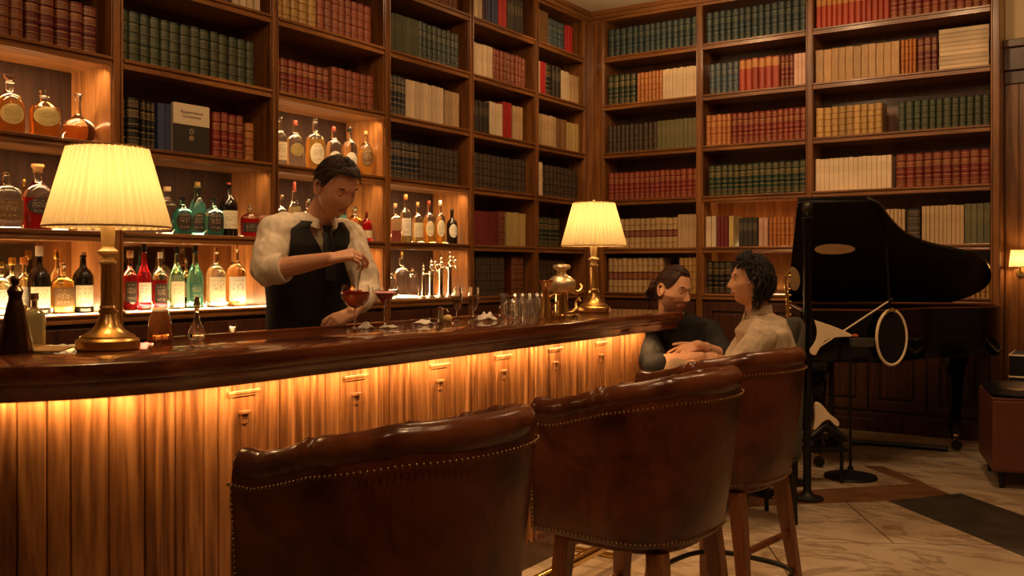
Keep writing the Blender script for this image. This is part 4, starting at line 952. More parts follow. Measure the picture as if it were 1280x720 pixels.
sb('green-tinted slim bottle just behind the bartender chin', 1, 429, 50, 12, .22, shape='slim', col='aqua', top='green', cap='cork', group=G5)
G6 = 'bottles on the lit shelf above the tap columns'
for u, hp, wp, sh_, col, top, lab, lz, lk, cap, d in ((494, 50, 13, 'square', 'pink', 'clear', 'tanlab', (.3, .6), 'wrap', 'wood', 'square pinkish bottle with reddish label at the bartender end'), (507, 60, 14, 'round', 'straw', 'clear', 'white', (.14, .52), 'wrap', 'orange', 'tallest clear bottle with orange cork and white label'),
        (522, 51, 14, 'round', 'straw', 'clear', 'cream', (.14, .5), 'wrap', 'cork', 'clear bottle with straw spirit, third from the bartender end'), (536, 53, 14, 'round', 'honey', 'clear', 'cream', (.16, .54), 'oval', 'red', 'clear bottle with pink-red cap and oval cream label'),
        (550, 54, 14, 'round', 'honey', 'clear', 'cream', (.16, .56), 'oval', 'white', 'clear bottle with white ribbed cap and oval label'), (565, 44, 14, 'round', 'dark', 'dark', 'white', (.18, .58), 'oval', 'black', 'small black bottle with round white label')):
    sb(d, 1, u, hp, wp, .09, shape=sh_, col=col, top=top, fill=.55, lab=lab, labz=lz, labkind=lk, cap=cap, cr=.013, ch=.08, group=G6)
# back bar glassware and tap columns in the fourth bay
sb('clear decanter with amber teardrop stopper beside the tap columns', 0, 502, 56, 22, .12, shape='round', col='clear', top='clear', fill=.9, cap='gold', cr=.012, capshape='ball', ch=.16, name='decanter', cat='decanter')
for u, hp, wp, nm, d in ((488.5, 34, 12, 'cut_glass_jar', 'squat cut glass jar behind the martini glass'), (515, 38, 15, 'cut_glass_jar', 'tall cut glass jar between decanter and taps')):
    x = XL-.13; y = on_x(u, x); D = depth(x, y); h = hp*D/F_PX; r = wp*D/F_PX/2
    T = thing(nm, d, 'jar', (x, y, SH[0]+.001), group='cut glass jars on the back bar'); q = MB(); n = 24; rs = []
    for z, k in ((0, .9), (.02, 1), (.3, 1.03), (.6, 1), (.75, .85), (.8, .7), (.84, .74)): rs.append([(r*k*(1+.06*(j % 2))*math.cos(2*PI*j/n), r*k*(1+.06*(j % 2))*math.sin(2*PI*j/n), z*h) for j in range(n)])
    q.rings(rs); q.build('glass_body', CLEAR, T, smooth=25)
    q = MB(); q.lathe([(r*.72, .84*h), (r*.76, .87*h), (r*.3, .93*h), (r*.34, .97*h), (r*.1, h)], 18); q.build('lid', CHROME, T, smooth=40)
def tap(u, hp, d, m=CHROME, r=.020, wing=False):
    x = XL-.10; y = on_x(u, x); D = depth(x, y); h = hp*D/F_PX
    T = thing('tap_column', d, 'beer tap', (x, y, SH[0]+.001), group='tap columns on the back bar')
    q = MB(); q.lathe([(r*1.5, 0), (r*1.5, .01), (r, .016), (r, h*.62), (r*1.25, h*.64), (r*1.3, h*.67), (r*.7, h*.70), (r*.6, h*.74)], 20); q.build('column', m, T, smooth=40)
    q = MB(); q.ball((0, 0, h*.79), r*.95, 12); q.ball((0, 0, h*.90), r*.65, 12); q.tube([(0, 0, h*.72), (0, 0, h)], r*.3, 8)
    if wing: q.ball((.03, .02, h*.80), r*.8, 10, sc=(1.3, .6, 1)); q.ball((.0, .05, h*.88), r*.7, 10, sc=(.6, 1.4, .8))
    q.build('handle', m, T, smooth=50)
    q = MB(); q.tube([(0, 0, h*.70), (.04, 0, h*.70), (.06, 0, h*.66), (.062, 0, h*.60)], r*.38, 8); q.build('spout', m, T, smooth=50)
tap(529, 44, 'slim chrome tap column with small finial, nearest the cut glass jars'.replace('nearest', 'beside'), r=.014); tap(539, 50, 'chrome tap column second along the back bar row', r=.019, wing=True)
tap(551, 54, 'chrome tap column with round amber-lit finial', r=.019); tap(562, 56, 'tallest chrome tap column with fluted finial', r=.019, wing=True); tap(575, 38, 'dark bronze tap column in the shadow by the upright', m=mat('dark bronze', (.08, .06, .04), .35, 1), r=.013, wing=True)

# ---------------------------------------------------------------- things standing on the bar
def on_bar(u, v): D = (CAMZ-BAR_Z)*F_PX/(v-HZ); p = P(u, v, D); return Vector((p.x, p.y, BAR_Z+.0005)), D
def bar_at(u, D): p = P(u, 400, D); return Vector((p.x, p.y, BAR_Z+.0005))
# dark cone shaker
pos = bar_at(19, 2.62); T = thing('cocktail_shaker', 'dark bronze cone-shaped shaker with ball top beside the yellow bottle', 'shaker', pos)
BRZ = mat('dark polished bronze', (.10, .055, .03), .25, 1)
q = MB(); q.lathe([(.046, 0), (.047, .004), (.044, .02), (.034, .075), (.022, .13), (.018, .145)], 28); q.build('body', BRZ, T, smooth=35)
q = MB(); q.lathe([(.018, .145), (.017, .155), (.019, .163), (.021, .172), (.015, .182), (.008, .187), (.011, .195), (.012, .203), (.006, .213)], 24); q.build('cap', BRZ, T, smooth=40)
bottle('square clear bottle of yellow cordial behind the dark cone shaker', bar_at(43, 2.78), .165, .027, shape='square', col='straw', top='pale', fill=.7, cap='silver', cr=.012, ch=.05, name='cordial_bottle')
def crumple(label, pos, sx, sy, h, seed, group='crumpled white napkins on the bar'):
    q = MB(); n = 20; V_ = []
    for i in range(n+1):
        for j in range(n+1):
            x, y = i/n*2-1, j/n*2-1; d = max(0, 1-(x*x+y*y)*.8)
            z = h*d*(.35+.9*abs(noise.noise(Vector((x*1.6+seed, y*1.6, 0)))))+.001+.004*abs(noise.noise(Vector((x*3, y*3+seed, 4))))
            V_.append((x*sx+.01*noise.noise(Vector((y*2, seed, 0))), y*sy+.012*noise.noise(Vector((x*2, seed, 9))), z))
    q.add(V_, [(i*(n+1)+j, (i+1)*(n+1)+j, (i+1)*(n+1)+j+1, i*(n+1)+j+1) for i in range(n) for j in range(n)])
    o = q.build('napkin', NAPKIN, smooth=180, recalc=False, loc=(0, 0, 0)); o.location = pos; o.rotation_euler.z = seed
    s = o.modifiers.new('solid', 'SOLIDIFY'); s.thickness = .0015
    tag(o, label, 'napkin', group)
crumple('white cloth lying on the board beside the near lamp base', bar_at(78, 2.80), .055, .03, .012, .5)
crumple('white napkin under the foot of the orange cocktail', bar_at(458, 3.70), .025, .025, .028, 1.5)
crumple('flat white napkin under the foot of the martini glass', bar_at(487, 3.76), .035, .03, .012, 2.2)
crumple('long folded napkin lying behind the martini glass beside the jigger', bar_at(530, 4.02), .05, .03, .02, 2.9)
crumple('bunched white napkin between flutes and the slim bud vase', bar_at(608, 4.32), .045, .03, .045, .9)
# open amber tumbler with stick across
pos = bar_at(200, 3.0); T = thing('tumbler', 'tapered glass of amber drink with a stirrer laid across its rim', 'glass', pos)
q = MB(); q.lathe([(0, 0), (.037, 0), (.040, .006), (.032, .075), (.024, .098)], 28); q.build('glass_body', mat('amber drink in glass', (.50, .17, .05), .06, trans=.75, ior=1.4), T, smooth=40)
q = MB(); q.lathe([(.0245, .0985), (.0245, .104), (.010, .106)], 24); q.build('foam', mat('pale foam', (.75, .55, .38), .7), T, smooth=40)
q = MB(); q.tube([(-.03, -.03, .108), (.03, .04, .108)], .0018, 6); q.build('stirrer', CREAM, T)
# bitters bottle like a bud vase
pos = bar_at(246, 3.10); T = thing('bitters_bottle', 'small clear bulb-shaped bitters bottle with silver spout, on bar beside the tumbler', 'bottle', pos)
q = MB(); q.lathe([(0, 0), (.020, 0), (.027, .008), (.028, .022), (.020, .042), (.010, .065), (.007, .085), (.008, .105), (.011, .115)], 24); q.build('glass_body', [glass(COL['clear'])], T, smooth=50)
q = MB(); q.lathe([(.011, .113), (.012, .118), (.008, .126), (.009, .138), (.004, .142)], 16); q.build('spout', CHROME, T, smooth=40)
def stem_glass(name, label, pos, bowl, liquid, lcol, stem_h, foot=.034, garnish=None, group=None, cat='glass', bowlshape=None):
    T = thing(name, label, cat, pos, group=group)
    q = MB(); q.lathe([(0, 0), (foot, 0), (foot, .0015), (foot*.5, .004), (.005, .010), (.0035, .02), (.0032, stem_h*.6), (.004, stem_h-.006), (bowl[0][0]*.6, stem_h)], 28); q.build('stem', CLEAR, T, smooth=60)
    q = MB(); prof = [(r, stem_h+z) for r, z in bowl]; inner = [(max(r-.0012, .0005), z+.0012) for r, z in prof][::-1]
    inner[0] = (prof[-1][0]-.0012, prof[-1][1]); q.lathe(prof+inner, 40, cap=(False, False)); q.build('bowl', CLEAR, T, smooth=60)
    if liquid:
        q = MB(); q.lathe([(r*.955-.001, stem_h+z+.0016) for r, z in liquid], 36); q.build('drink', lcol, T, smooth=60)
    return T
REDL = mat('red drink', (.65, .035, .02), .05, trans=.4, ior=1.33); ORL = mat('orange red drink', (.90, .20, .05), .05, trans=.45, ior=1.33)
def cpos(u, D): return bar_at(u, D)
g1 = stem_glass('coupe_glass', 'round coupe glass of orange-red cocktail being stirred by the bartender', cpos(444, 3.66), [(.004, 0), (.030, .012), (.050, .034), (.056, .056), (.054, .078), (.050, .092)], [(.004, 0), (.030, .012), (.050, .034), (.056, .056), (.0555, .064)], ORL, .078)
q = MB(); q.lathe([(.048, .078+.048), (.0530, .078+.060), (.0525, .078+.0665), (.001, .078+.0668)], 30); q.build('upper_layer', REDL, g1, smooth=60)
for k in range(4):
    a = k*1.7; q = MB(); q.box((.022*math.cos(a), .022*math.sin(a), .078+.062), (.018, .016, .016), Matrix.Rotation(a, 3, 'Z') @ Matrix.Rotation(.4, 3, 'X')); q.build('ice_cube', mat('ice', (1, .9, .85), .1, trans=1, ior=1.31), g1, bevel=.002)
g2 = stem_glass('martini_glass', 'wide martini glass of purple-red cocktail next to the orange cocktail', cpos(481.5, 3.76), [(.003, 0), (.012, .008), (.050, .052), (.052, .056), (.051, .070)], [(.003, 0), (.012, .008), (.0455, .047)], mat('purple red drink', (.50, .012, .05), .05, trans=.2, ior=1.33), .088)
q = MB(); q.lathe([(.044, .088+.0475), (.0435, .088+.050), (.001, .088+.0505)], 30); q.build('foam', mat('pink foam', (.75, .32, .34), .7), g2, smooth=60)
FL = [(.003, 0), (.012, .008), (.020, .028), (.024, .05), (.0235, .085), (.0225, .105)]
f1 = stem_glass('flute_glass', 'empty tulip-shaped flute closer to the jigger', cpos(571.5, 4.22), FL, None, None, .045, foot=.026, group='flutes on the bar')
f2 = copy_tree(f1); f2.location = cpos(592, 4.24); f2['label'] = 'empty tulip-shaped flute closer to the bunched napkin'
# jigger, lemon, shot glass
pos = bar_at(550, 4.10); T = thing('jigger', 'small steel jigger cup beside the flutes', 'jigger', pos); q = MB(); q.lathe([(.013, 0), (.017, .002), (.014, .05), (.016, .066), (.0145, .066), (.012, .05)], 22, cap=(True, False)); q.build('cup', CHROME, T, smooth=40); q = MB(); q.tube([(.015, 0, .055), (.035, .0, .060), (.045, 0, .045)], .003, 6); q.build('handle', CHROME, T, smooth=50)
pos = bar_at(560, 4.14); q = MB(); q.ball((0, 0, .016), .018, 14, sc=(1.2, .8, .9)); o = q.build('lemon_wedge', mat('lemon rind', (.70, .50, .18), .45), smooth=60); o.location = pos; tag(o, 'small lemon wedge lying between the jigger and a flute', 'lemon')
pos = bar_at(291, 3.3); T = thing('shot_glass', 'tiny clear shot glass on the bar before the bartender waist', 'glass', pos); q = MB(); q.lathe([(0, 0), (.010, 0), (.011, .002), (.013, .045), (.0118, .045), (.0095, .008), (0, .008)], 20, cap=(False, False)); q.build('glass_body', CLEAR, T, smooth=50)
pos = bar_at(629, 4.36); T = thing('bud_vase', 'slim clear glass bud vase with lipped mouth beside the highball glasses', 'vase', pos); q = MB(); q.lathe([(0, 0), (.020, 0), (.021, .004), (.016, .03), (.013, .07), (.016, .10), (.024, .118), (.022, .118), (.013, .10), (.010, .07), (.010, .02), (0, .02)], 24, cap=(False, False)); q.build('glass_body', CUT, T, smooth=50)
def highball(): 
    T = thing('highball_glass', '', 'glass', group='highball glasses clustered on the bar')
    q = MB(); n = 24; rs = []
    for z, r in ((0, .021), (.004, .0225), (.112, .0235)): rs.append([(r*(1+.07*(j % 2))*math.cos(2*PI*j/n), r*(1+.02*(j % 2))*math.sin(2*PI*j/n), z) for j in range(n)])
    for z, r in ((.112, .0215), (.010, .0195)): rs.append([(r*math.cos(2*PI*j/n), r*math.sin(2*PI*j/n), z) for j in range(n)])
    q.rings(rs, cap=(True, True)); q.build('glass_body', CUT, T, smooth=35); return T
hb = highball(); k = 0
names_ = ['first', 'second', 'third', 'fourth', 'fifth']
for row, D in ((0, 4.40), (1, 4.50)):
    for i in range(5 if row == 0 else 4):
        o = hb if k == 0 else copy_tree(hb); k += 1
        u = (636 if row == 0 else 648)+i*(10.5 if row == 0 else 9.3); o.location = bar_at(u, D+i*.012); o.scale = (.9, .9, .82 if row == 0 else 1.02)
        o['label'] = '%s ribbed highball glass from the bud vase, %s row of the cluster' % (names_[i], 'front lower' if row == 0 else 'rear taller')
# brass pitcher vase, urn and swan ornament
pos = bar_at(682, 4.44); T = thing('brass_pitcher', 'tall flared brass pitcher between the glasses and the urn', 'pitcher', pos)
q = MB(); q.lathe([(0, 0), (.034, 0), (.035, .006), (.026, .05), (.019, .10), (.020, .13), (.030, .165), (.038, .178), (.035, .178), (.018, .13)], 28, cap=(False, False)); q.build('body', BRASSP, T, smooth=45)
q = MB(); q.tube([(.02, -.0, .10), (.05, .02, .12), (.055, .025, .09), (.03, .01, .05)], .004, 8); q.build('handle', BRASSP, T, smooth=50)
pos = bar_at(702, 4.56); T = thing('brass_urn', 'polished brass urn with round lidded pot on a fluted column', 'urn', pos)
q = MB(); n = 28; rs = []
for z, r in ((0, .050), (.008, .050), (.014, .030), (.11, .028), (.118, .04)): rs.append([(r*(1+.06*(j % 2))*math.cos(2*PI*j/n), r*(1+.06*(j % 2))*math.sin(2*PI*j/n), z) for j in range(n)])
q.rings(rs); q.build('pedestal', BRASSP, T, smooth=35)
q = MB(); q.lathe([(.03, .115), (.052, .122), (.066, .140), (.069, .160), (.066, .168)], 32); q.build('pot', mat('pale brass', (.92, .76, .46), .36, .85), T, smooth=45)
q = MB(); q.lathe([(.066, .169), (.063, .176), (.045, .192), (.026, .202), (.020, .215), (.026, .226), (.040, .232), (.043, .240), (.038, .250), (.010, .254)], 32); q.build('lid', mat('pale brass', (.92, .76, .46), .36, .85), T, smooth=45)
q = MB()
q.tube([(.03, .045, .125), (.045, .07, .115), (.055, .09, .125), (.055, .10, .145), (.045, .095, .155)], [.012, .012, .011, .009, .007], 10); q.build('spout', BRASSP, T, smooth=50)
q = MB(); q.tube([(-.04, -.05, .12), (-.05, -.075, .125), (-.048, -.085, .11), (-.035, -.07, .10)], .005, 8); q.build('handle', BRASSP, T, smooth=50)
pos = bar_at(717, 4.62); T = thing('brass_swan', 'small curled brass swan ornament between the urn and the far lamp', 'ornament', pos)
q = MB(); q.tube([(-.03, -.02, .012), (0, 0, .02), (.012, .01, .04), (.0, .02, .055), (-.004, .03, .075), (.012, .035, .085), (.022, .03, .072)], [.012, .016, .010, .007, .007, .009, .004], 10); q.build('body', BRASSP, T, smooth=50)
q = MB(); q.ball((0, 0, .006), .03, 12, sc=(1, 1, .22)); q.build('foot', BRASSP, T, smooth=50)
# ---------------------------------------------------------------- grand piano
H0 = Vector((-2.26, 7.18, 0)); ax = Vector((.93, .367, 0)).normalized(); nx = Vector((.367, -.93, 0)).normalized()
PN = thing('grand_piano', 'glossy black grand piano with raised lid, before the bookcase', 'piano', tuple(H0+ax*.7+nx*.5))
def pp(s, t, z): return H0+ax*s+nx*t+Vector((0, 0, z))
def outline_top(T, Lg=1.46):
    pts = [(0, 0), (0, T)]
    ctrl = [(.43, T), (.54, T*.955), (.70, T*.80), (.80, T*.68), (.92, T*.60), (1.06, T*.545), (1.20, T*.49), (1.32, T*.41), (1.41, T*.29), (1.455, T*.16), (1.45, T*.06), (1.40, 0)]
    ctrl = smooth_path([(s*Lg/1.46, t) for s, t in ctrl], 2)
    return pts+ctrl
O = outline_top(1.18)
inner = [(s, t) for s, t in O]
q = MB(); n = len(O)
cen = (.6, .45)
def shrink(k): return [(cen[0]+(s-cen[0])*k, cen[1]+(t-cen[1])*k) for s, t in O]
q.rings([[pp(s, t, z) for s, t in shrink(k)] for z, k in ((.70, .985), (.715, 1.0), (1.02, 1.0), (1.03, .995), (1.03, .955), (.95, .95))]); q.build('case', BLACK, PN, smooth=35, bevel=0, world=True)
q = MB(); q.rings([[pp(s, t, z) for s, t in shrink(.94)] for z in (.955, .965)]); q.build('soundboard', mat('gold cast plate', (.35, .2, .07), .35, .7), PN, world=True)
RIMW = mat('mahogany inner rim', (.16, .045, .015), .3, coat=.4)
q = MB(); q.rings([[pp(s, t, z) for s, t in shrink(k)] for z, k in ((1.030, .99), (1.040, .99), (1.040, .962), (1.030, .962), (1.030, .99))], cap=(False, False)); q.build('inner_rim', RIMW, PN, world=True)
# lid, raised about the far side
al = math.radians(36)
def lid_pt(s, t, dz=0):
    d = nx*math.cos(al)+UP*math.sin(al); nn = UP*math.cos(al)-nx*math.sin(al)
    return H0+ax*s+d*t+nn*dz+Vector((0, 0, 1.045))
OL = [(0, 0), (0, 1.2)]+smooth_path([(.43, 1.2), (.52, 1.15), (.60, .99), (.72, .82), (.86, .72), (1.02, .66), (1.18, .60), (1.30, .50), (1.365, .36), (1.37, .22), (1.30, .10), (1.16, 0)], 2)
q = MB(); q.rings([[lid_pt(s, t, z) for s, t in OL] for z in (0, .022)]); q.build('lid', BLACK, PN, smooth=30, world=True)
q = MB(); q.rings([[lid_pt(s, t, z) for s, t in ((.0, 1.14), (.0, 1.20), (.44, 1.20), (.44, 1.14))] for z in (-.028, -.002)]); q.build('lid_flap', BLACK, PN, bevel=.004, world=True)
q = MB(); a = pp(.62, .95, 1.03); b = lid_pt(.62, .93, -.002); q.tube([pp(.60, .82, 1.0), lid_pt(.60, .80, -.002)], .010, 8); q.build('lid_prop', BLACK, PN, world=True)
# pale oval plates standing in for reflections on the underside of the lid
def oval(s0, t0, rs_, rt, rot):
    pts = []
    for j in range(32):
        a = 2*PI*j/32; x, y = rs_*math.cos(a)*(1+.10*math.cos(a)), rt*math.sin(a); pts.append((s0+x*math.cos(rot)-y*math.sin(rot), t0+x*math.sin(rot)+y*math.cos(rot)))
    q = MB(); q.rings([[lid_pt(s, t, z) for s, t in pts] for z in (-.004, -.0005)]); o = q.build('pale_inlay', CREAM, PN, world=True); o['label'] = 'pale oval patch imitating a gleam on the black lid'  # not an inlay: pale plate standing in for a reflection
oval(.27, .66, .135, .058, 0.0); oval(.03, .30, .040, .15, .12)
# keyboard end
q = MB(); 
for zz in (0,):
    q.rings([[pp(s, t, z) for s, t in ((-.20, .04), (-.20, 1.16), (0, 1.18), (0, .0))] for z in (.66, .735)])
q.build('key_bed', BLACK, PN, bevel=.006, world=True)
for t0, t1 in ((.04, .10), (1.10, 1.16)):
    q = MB(); q.rings([[pp(s, t, z) for s, t in ((-.20, t0), (-.20, t1), (.0, t1), (.0, t0))] for z in (.735, .90)]); q.build('key_cheek', BLACK, PN, bevel=.008, world=True)
q = MB(); q.rings([[pp(s, t, z) for s, t in ((-.17, .10), (-.17, 1.10), (-.03, 1.10), (-.03, .10))] for z in (.735, .762)]); q.build('keys', mat('ivory keys', (.8, .75, .62), .3), PN, world=True)
q = MB()
for k in range(36):
    if k % 7 in (2, 6): continue
    t = .12+k*.0272; q.rings([[pp(s, tt, z) for s, tt in ((-.12, t), (-.12, t+.012), (-.03, t+.012), (-.03, t))] for z in (.762, .774)])
q.build('black_keys', BLACK, PN, world=True)
def leg(s, t):
    q = MB(); c = pp(s, t, 0); prof = [(.030, .09, 8), (.034, .10, 8), (.036, .30, 8), (.052, .52, 8), (.062, .60, 8), (.075, .62, 8), (.080, .70, 8)]
    q.lathe(prof, 16, c, M=Matrix.Rotation(.37, 4, 'Z')); o = q.build('leg', BLACK, PN, smooth=30, world=True)
    q = MB(); q.lathe([(.034, .10), (.038, .105), (.038, .115), (.034, .12)], 16, c); q.tube([c+Vector((0, 0, .10)), c+Vector((.012, -.01, .045))], .011, 8); q.build('ferrule', BRASSP, o, smooth=40, world=True)
    q = MB(); q.lathe([(.032, -.013), (.036, -.008), (.036, .008), (.032, .013)], 18, c+Vector((.014, -.012, .037)), M=Matrix.Rotation(PI/2, 4, 'X')); q.build('caster', BLACKM, o, smooth=40, world=True)
leg(1.14, .20); leg(.12, .12); leg(.12, 1.00)
# pedal lyre
q = MB(); c = pp(.25, .62, 0)
for d in (-.06, .06): q.tube([c+nx*d+Vector((0, 0, .70)), c+nx*d+Vector((0, 0, .12))], .012, 8)
q.box(c+Vector((0, 0, .11)), (.10, .22, .05), Matrix.Rotation(.37, 3, 'Z'))
ly = q.build('pedal_lyre', BLACK, PN, world=True)
for d in (-.06, 0, .06):
    q = MB(); q.tube([c+nx*d+Vector((0, 0, .07)), c+nx*d-ax*.10+Vector((0, 0, .035))], .008, 8); q.build('pedal', BRASSP, ly, world=True)
# ---------------------------------------------------------------- hoop drum hanging at the piano side
DR = P(1114.5, 422, 5.93); T = thing('hand_drum', 'black-faced oval hoop with cream rim hanging on the piano side', 'drum', DR)
Mx = Matrix((RGT*.93+FWD*.25, UP, -(FWD*.96))).transposed()
q = MB(); rp = [Mx @ Vector((.112*math.cos(2*PI*j/48), .170*math.sin(2*PI*j/48), 0)) for j in range(48)]
q.tube(rp, .0095, 10, closed=True); q.build('rim', CREAM, T, smooth=60)
q = MB(); q.rings([[Mx @ Vector((.108*math.cos(2*PI*j/48), .166*math.sin(2*PI*j/48), z)) for j in range(48)] for z in (-.006, .004)]); q.build('drum_head', mat('black drum head', (.006, .005, .005), .6), T, smooth=40)
q = MB(); q.tube([Mx @ Vector((-.045, .155, .012)), Mx @ Vector((0, .18, .012)), Mx @ Vector((.02, .168, .012))], .008, 8); q.build('clasp', BRASSP, T, smooth=50)
# microphone stand with boom
bp_ = P(1009, 600, 5.35); T = thing('microphone_stand', 'thick black upright stand with cream boom rod, before the piano', 'microphone stand', (bp_.x, bp_.y, 0))
q = MB(); q.lathe([(.09, 0), (.09, .012), (.04, .025), (.022, .05), (.022, .60)], 28); q.build('base', BLACKM, T, smooth=40)
zt = CAMZ+(HZ-256)/F_PX*5.35
q = MB(); q.lathe([(.022, .6), (.026, .62), (.026, 1.05), (.024, 1.10), (.021, zt-.10), (.026, zt-.09), (.026, zt-.05), (.021, zt-.04)], 20); q.build('pole', BLACK, T, smooth=40)
q = MB(); q.lathe([(.024, zt-.04), (.029, zt-.03), (.029, zt-.005), (.020, zt+.01), (.008, zt+.015)], 20); q.lathe([(.0305, zt-.075), (.0305, zt-.07)], 20); q.build('top_clamp', mat('worn black metal', (.05, .04, .03), .35, .6), T, smooth=40)
A_ = P(1013, 441, 5.33); B_ = P(1110, 377, 5.5)
q = MB(); q.tube([A_, B_], [.0055, .0045], 8); q.build('boom', CREAM, T, world=True)
q = MB(); q.tube([B_, B_+(B_-A_).normalized()*.035], .009, 8); q.build('boom_tip', BLACKM, T, world=True)
# music stand with pale sheets
m0 = P(1063, 573, 5.90); T = thing('music_stand', 'black music stand with round base and flat desk, before the piano', 'music stand', (m0.x, m0.y, 0))
q = MB(); q.lathe([(.155, 0), (.16, .006), (.155, .016), (.06, .032), (.018, .05), (.016, .07)], 36); q.build('base', BLACKM, T, smooth=35)
zt = CAMZ-(432-HZ)/F_PX*5.9
q = MB(); q.tube([(0, 0, .05), (0, 0, zt)], .009, 10); q.build('pole', BLACKM, T, smooth=40)
dk = Matrix((RGT, FWD, UP)).transposed()
q = MB(); q.box((.05*RGT.x*1.4, .05*RGT.y*1.4, zt+.02), (.14, .05, .055), dk); q.build('desk', mat('grey green desk', (.05, .045, .035), .5), T, bevel=.004)
# cream horn-shaped sheet beside the stand
def slab(name, pix, D, th, m, label, cat, group=None):
    q = MB(); f_ = [P(u, v, D) for u, v in pix]; o_ = sum(f_, Vector())/len(f_)
    q.rings([[p-o_ for p in f_], [p-o_+FWD*th for p in f_]]); o = q.build(name, m, smooth=30, bevel=.002, loc=(0, 0, 0)); o.location = o_; return tag(o, label, cat, group)
cr = smooth_path([(1018, 400), (1045, 409), (1063, 417), (1067, 421), (1050, 421), (1032, 424), (1024, 436), (1019, 446), (1010, 439), (1019, 428), (1022, 414), (1018, 400)], 1)
slab('sheet_music', cr[:-1], 5.30, .004, CREAM, 'cream pointed paper sheet clipped on the black stand pole', 'sheet music')
q = MB(); q.ball((0, 0, 0), .012, 12, sc=(1.6, 1, .8)); o = q.build('clip', mat('red clip', (.5, .08, .03), .4), smooth=50); o.location = P(1069, 419.5, 5.30); o.parent = None; tag(o, 'tiny red clip at the tip of the cream pointed sheet', 'clip')
# cream mask-like thing and its black low stand, on the floor
D_ = 5.75
body = smooth_path([(1018, 538), (1020, 520), (1018.5, 506), (1022, 502), (1028, 506), (1037, 518), (1045, 523), (1050, 529), (1048, 534), (1043, 531), (1037, 524), (1030, 526), (1024, 533), (1018, 538)], 1)
o = slab('violin_rest', body[:-1], D_, .03, CREAM, 'cream curved violin-like body leaning on the low black floor stand', 'instrument')
q = MB(); c0 = P(1027, 556, D_+.02)
q.tube([P(990, 551, D_), P(1015, 546, D_), P(1030, 533, D_+.03), P(1044, 541, D_+.03), P(1060, 550, D_)], [.02, .022, .03, .028, .015], 10); q.box(P(1022, 552, D_+.03)-Vector((0, 0, .045)), (.34, .10, .02), Matrix.Rotation(TH, 3, 'Z'))
for u in (995, 1052): a = P(u, 548, D_); q.tube([a, Vector((a.x, a.y, 0.0))], .012, 8)
o = q.build('floor_stand', BLACKM, smooth=40); tag(o, 'low black floor stand holding the cream violin-like body', 'stand')
q = MB(); a = floor_pt(1062, 556); b = floor_pt(1185, 565); q.tube([(a[0], a[1], .022), ((a[0]+b[0])/2, (a[1]+b[1])/2+.03, .022), (b[0], b[1], .022)], .02, 8); o = q.build('floor_bar', BLACKM, smooth=40); tag(o, 'long black bar on the floor leading to the piano leg', 'cable cover')  # low black bar along the floor towards the piano leg
# small golden saxophone bell beside the man's hair
T = thing('saxophone', 'small gold saxophone standing behind the man in cream shirt', 'saxophone', P(986, 560, 5.75)*Vector((1, 1, 0)) if False else (P(986, 560, 5.75).x, P(986, 560, 5.75).y, 0))
b0 = Vector(T.location)
def rel(u, v, D=5.75): return P(u, v, D)-b0
q = MB(); q.tube([rel(984, 372), rel(986, 420), rel(990, 470), rel(996, 488), rel(1003, 480), rel(1002, 440), rel(999, 415)], [.010, .018, .026, .032, .038, .05, .07], 16); q.tube([rel(984, 372), rel(981, 352), rel(985, 338), rel(988, 345)], [.010, .010, .011, .013], 10)
for v in range(8): q.ball(rel(986.5+.2*v, 345+v*8), .014, 8, sc=(1, 1, .6))
q.build('body', BRASSP, T, smooth=50)
q = MB(); q.tube([rel(990, 480), (0, 0, .28), (0, 0, .01)], .01, 8); q.lathe([(.11, 0), (.11, .01), (.02, .02)], 20); q.build('stand', BLACKM, T)
# ---------------------------------------------------------------- ottoman and side things by the alcove
LEO = mat('brown leather upholstery', (.13, .04, .022), .42, noise_amt=.12, nscale=9, bump=.15, bscale=60)
c = P(1238, 500, 5.80); T = thing('ottoman', 'brown leather box ottoman with black cushion top and tapered legs', 'ottoman', (c.x+.30, c.y+.16, 0), rz=math.radians(14))
q = MB(); q.box((0, 0, .315), (.70, .62, .43)); q.build('body', LEO, T, bevel=.018, seg=3)
q = MB(); q.tube([(-.345, -.305, .53), (.345, -.305, .53), (.345, .305, .53), (-.345, .305, .53)], .007, 8, closed=True); q.build('piping', LEO, T, smooth=50)
q = MB(); q.lathe([(.30, .53, 7), (.325, .54, 7), (.33, .555, 7), (.31, .575, 7), (.27, .583, 7)], 40, sx=1.05, sy=.92); q.build('cushion', mat('black leather cushion', (.012, .010, .009), .3), T, smooth=50)
for sx in (-1, 1):
    for sy in (-1, 1): q = MB(); q.lathe([(.014, 0), (.024, .10), (.026, .11)], 12, (sx*.29, sy*.25, 0)); q.build('leg', BLACKM, T, smooth=40)
c = P(1268, 500, 6.75); T = thing('side_cabinet', 'black low cabinet with two cream edge lines behind the ottoman', 'cabinet', (c.x+.26, c.y+.05, 0))
q = MB(); q.box((0, 0, .35), (.55, .42, .70)); q.build('body', BLACKM, T, bevel=.006)
for z in (.694, .545): q = MB(); q.box((0, -.212, z), (.55, .006, .010)); q.box((-.277, 0, z), (.006, .42, .010)); q.build('edge_line', CREAM, T)
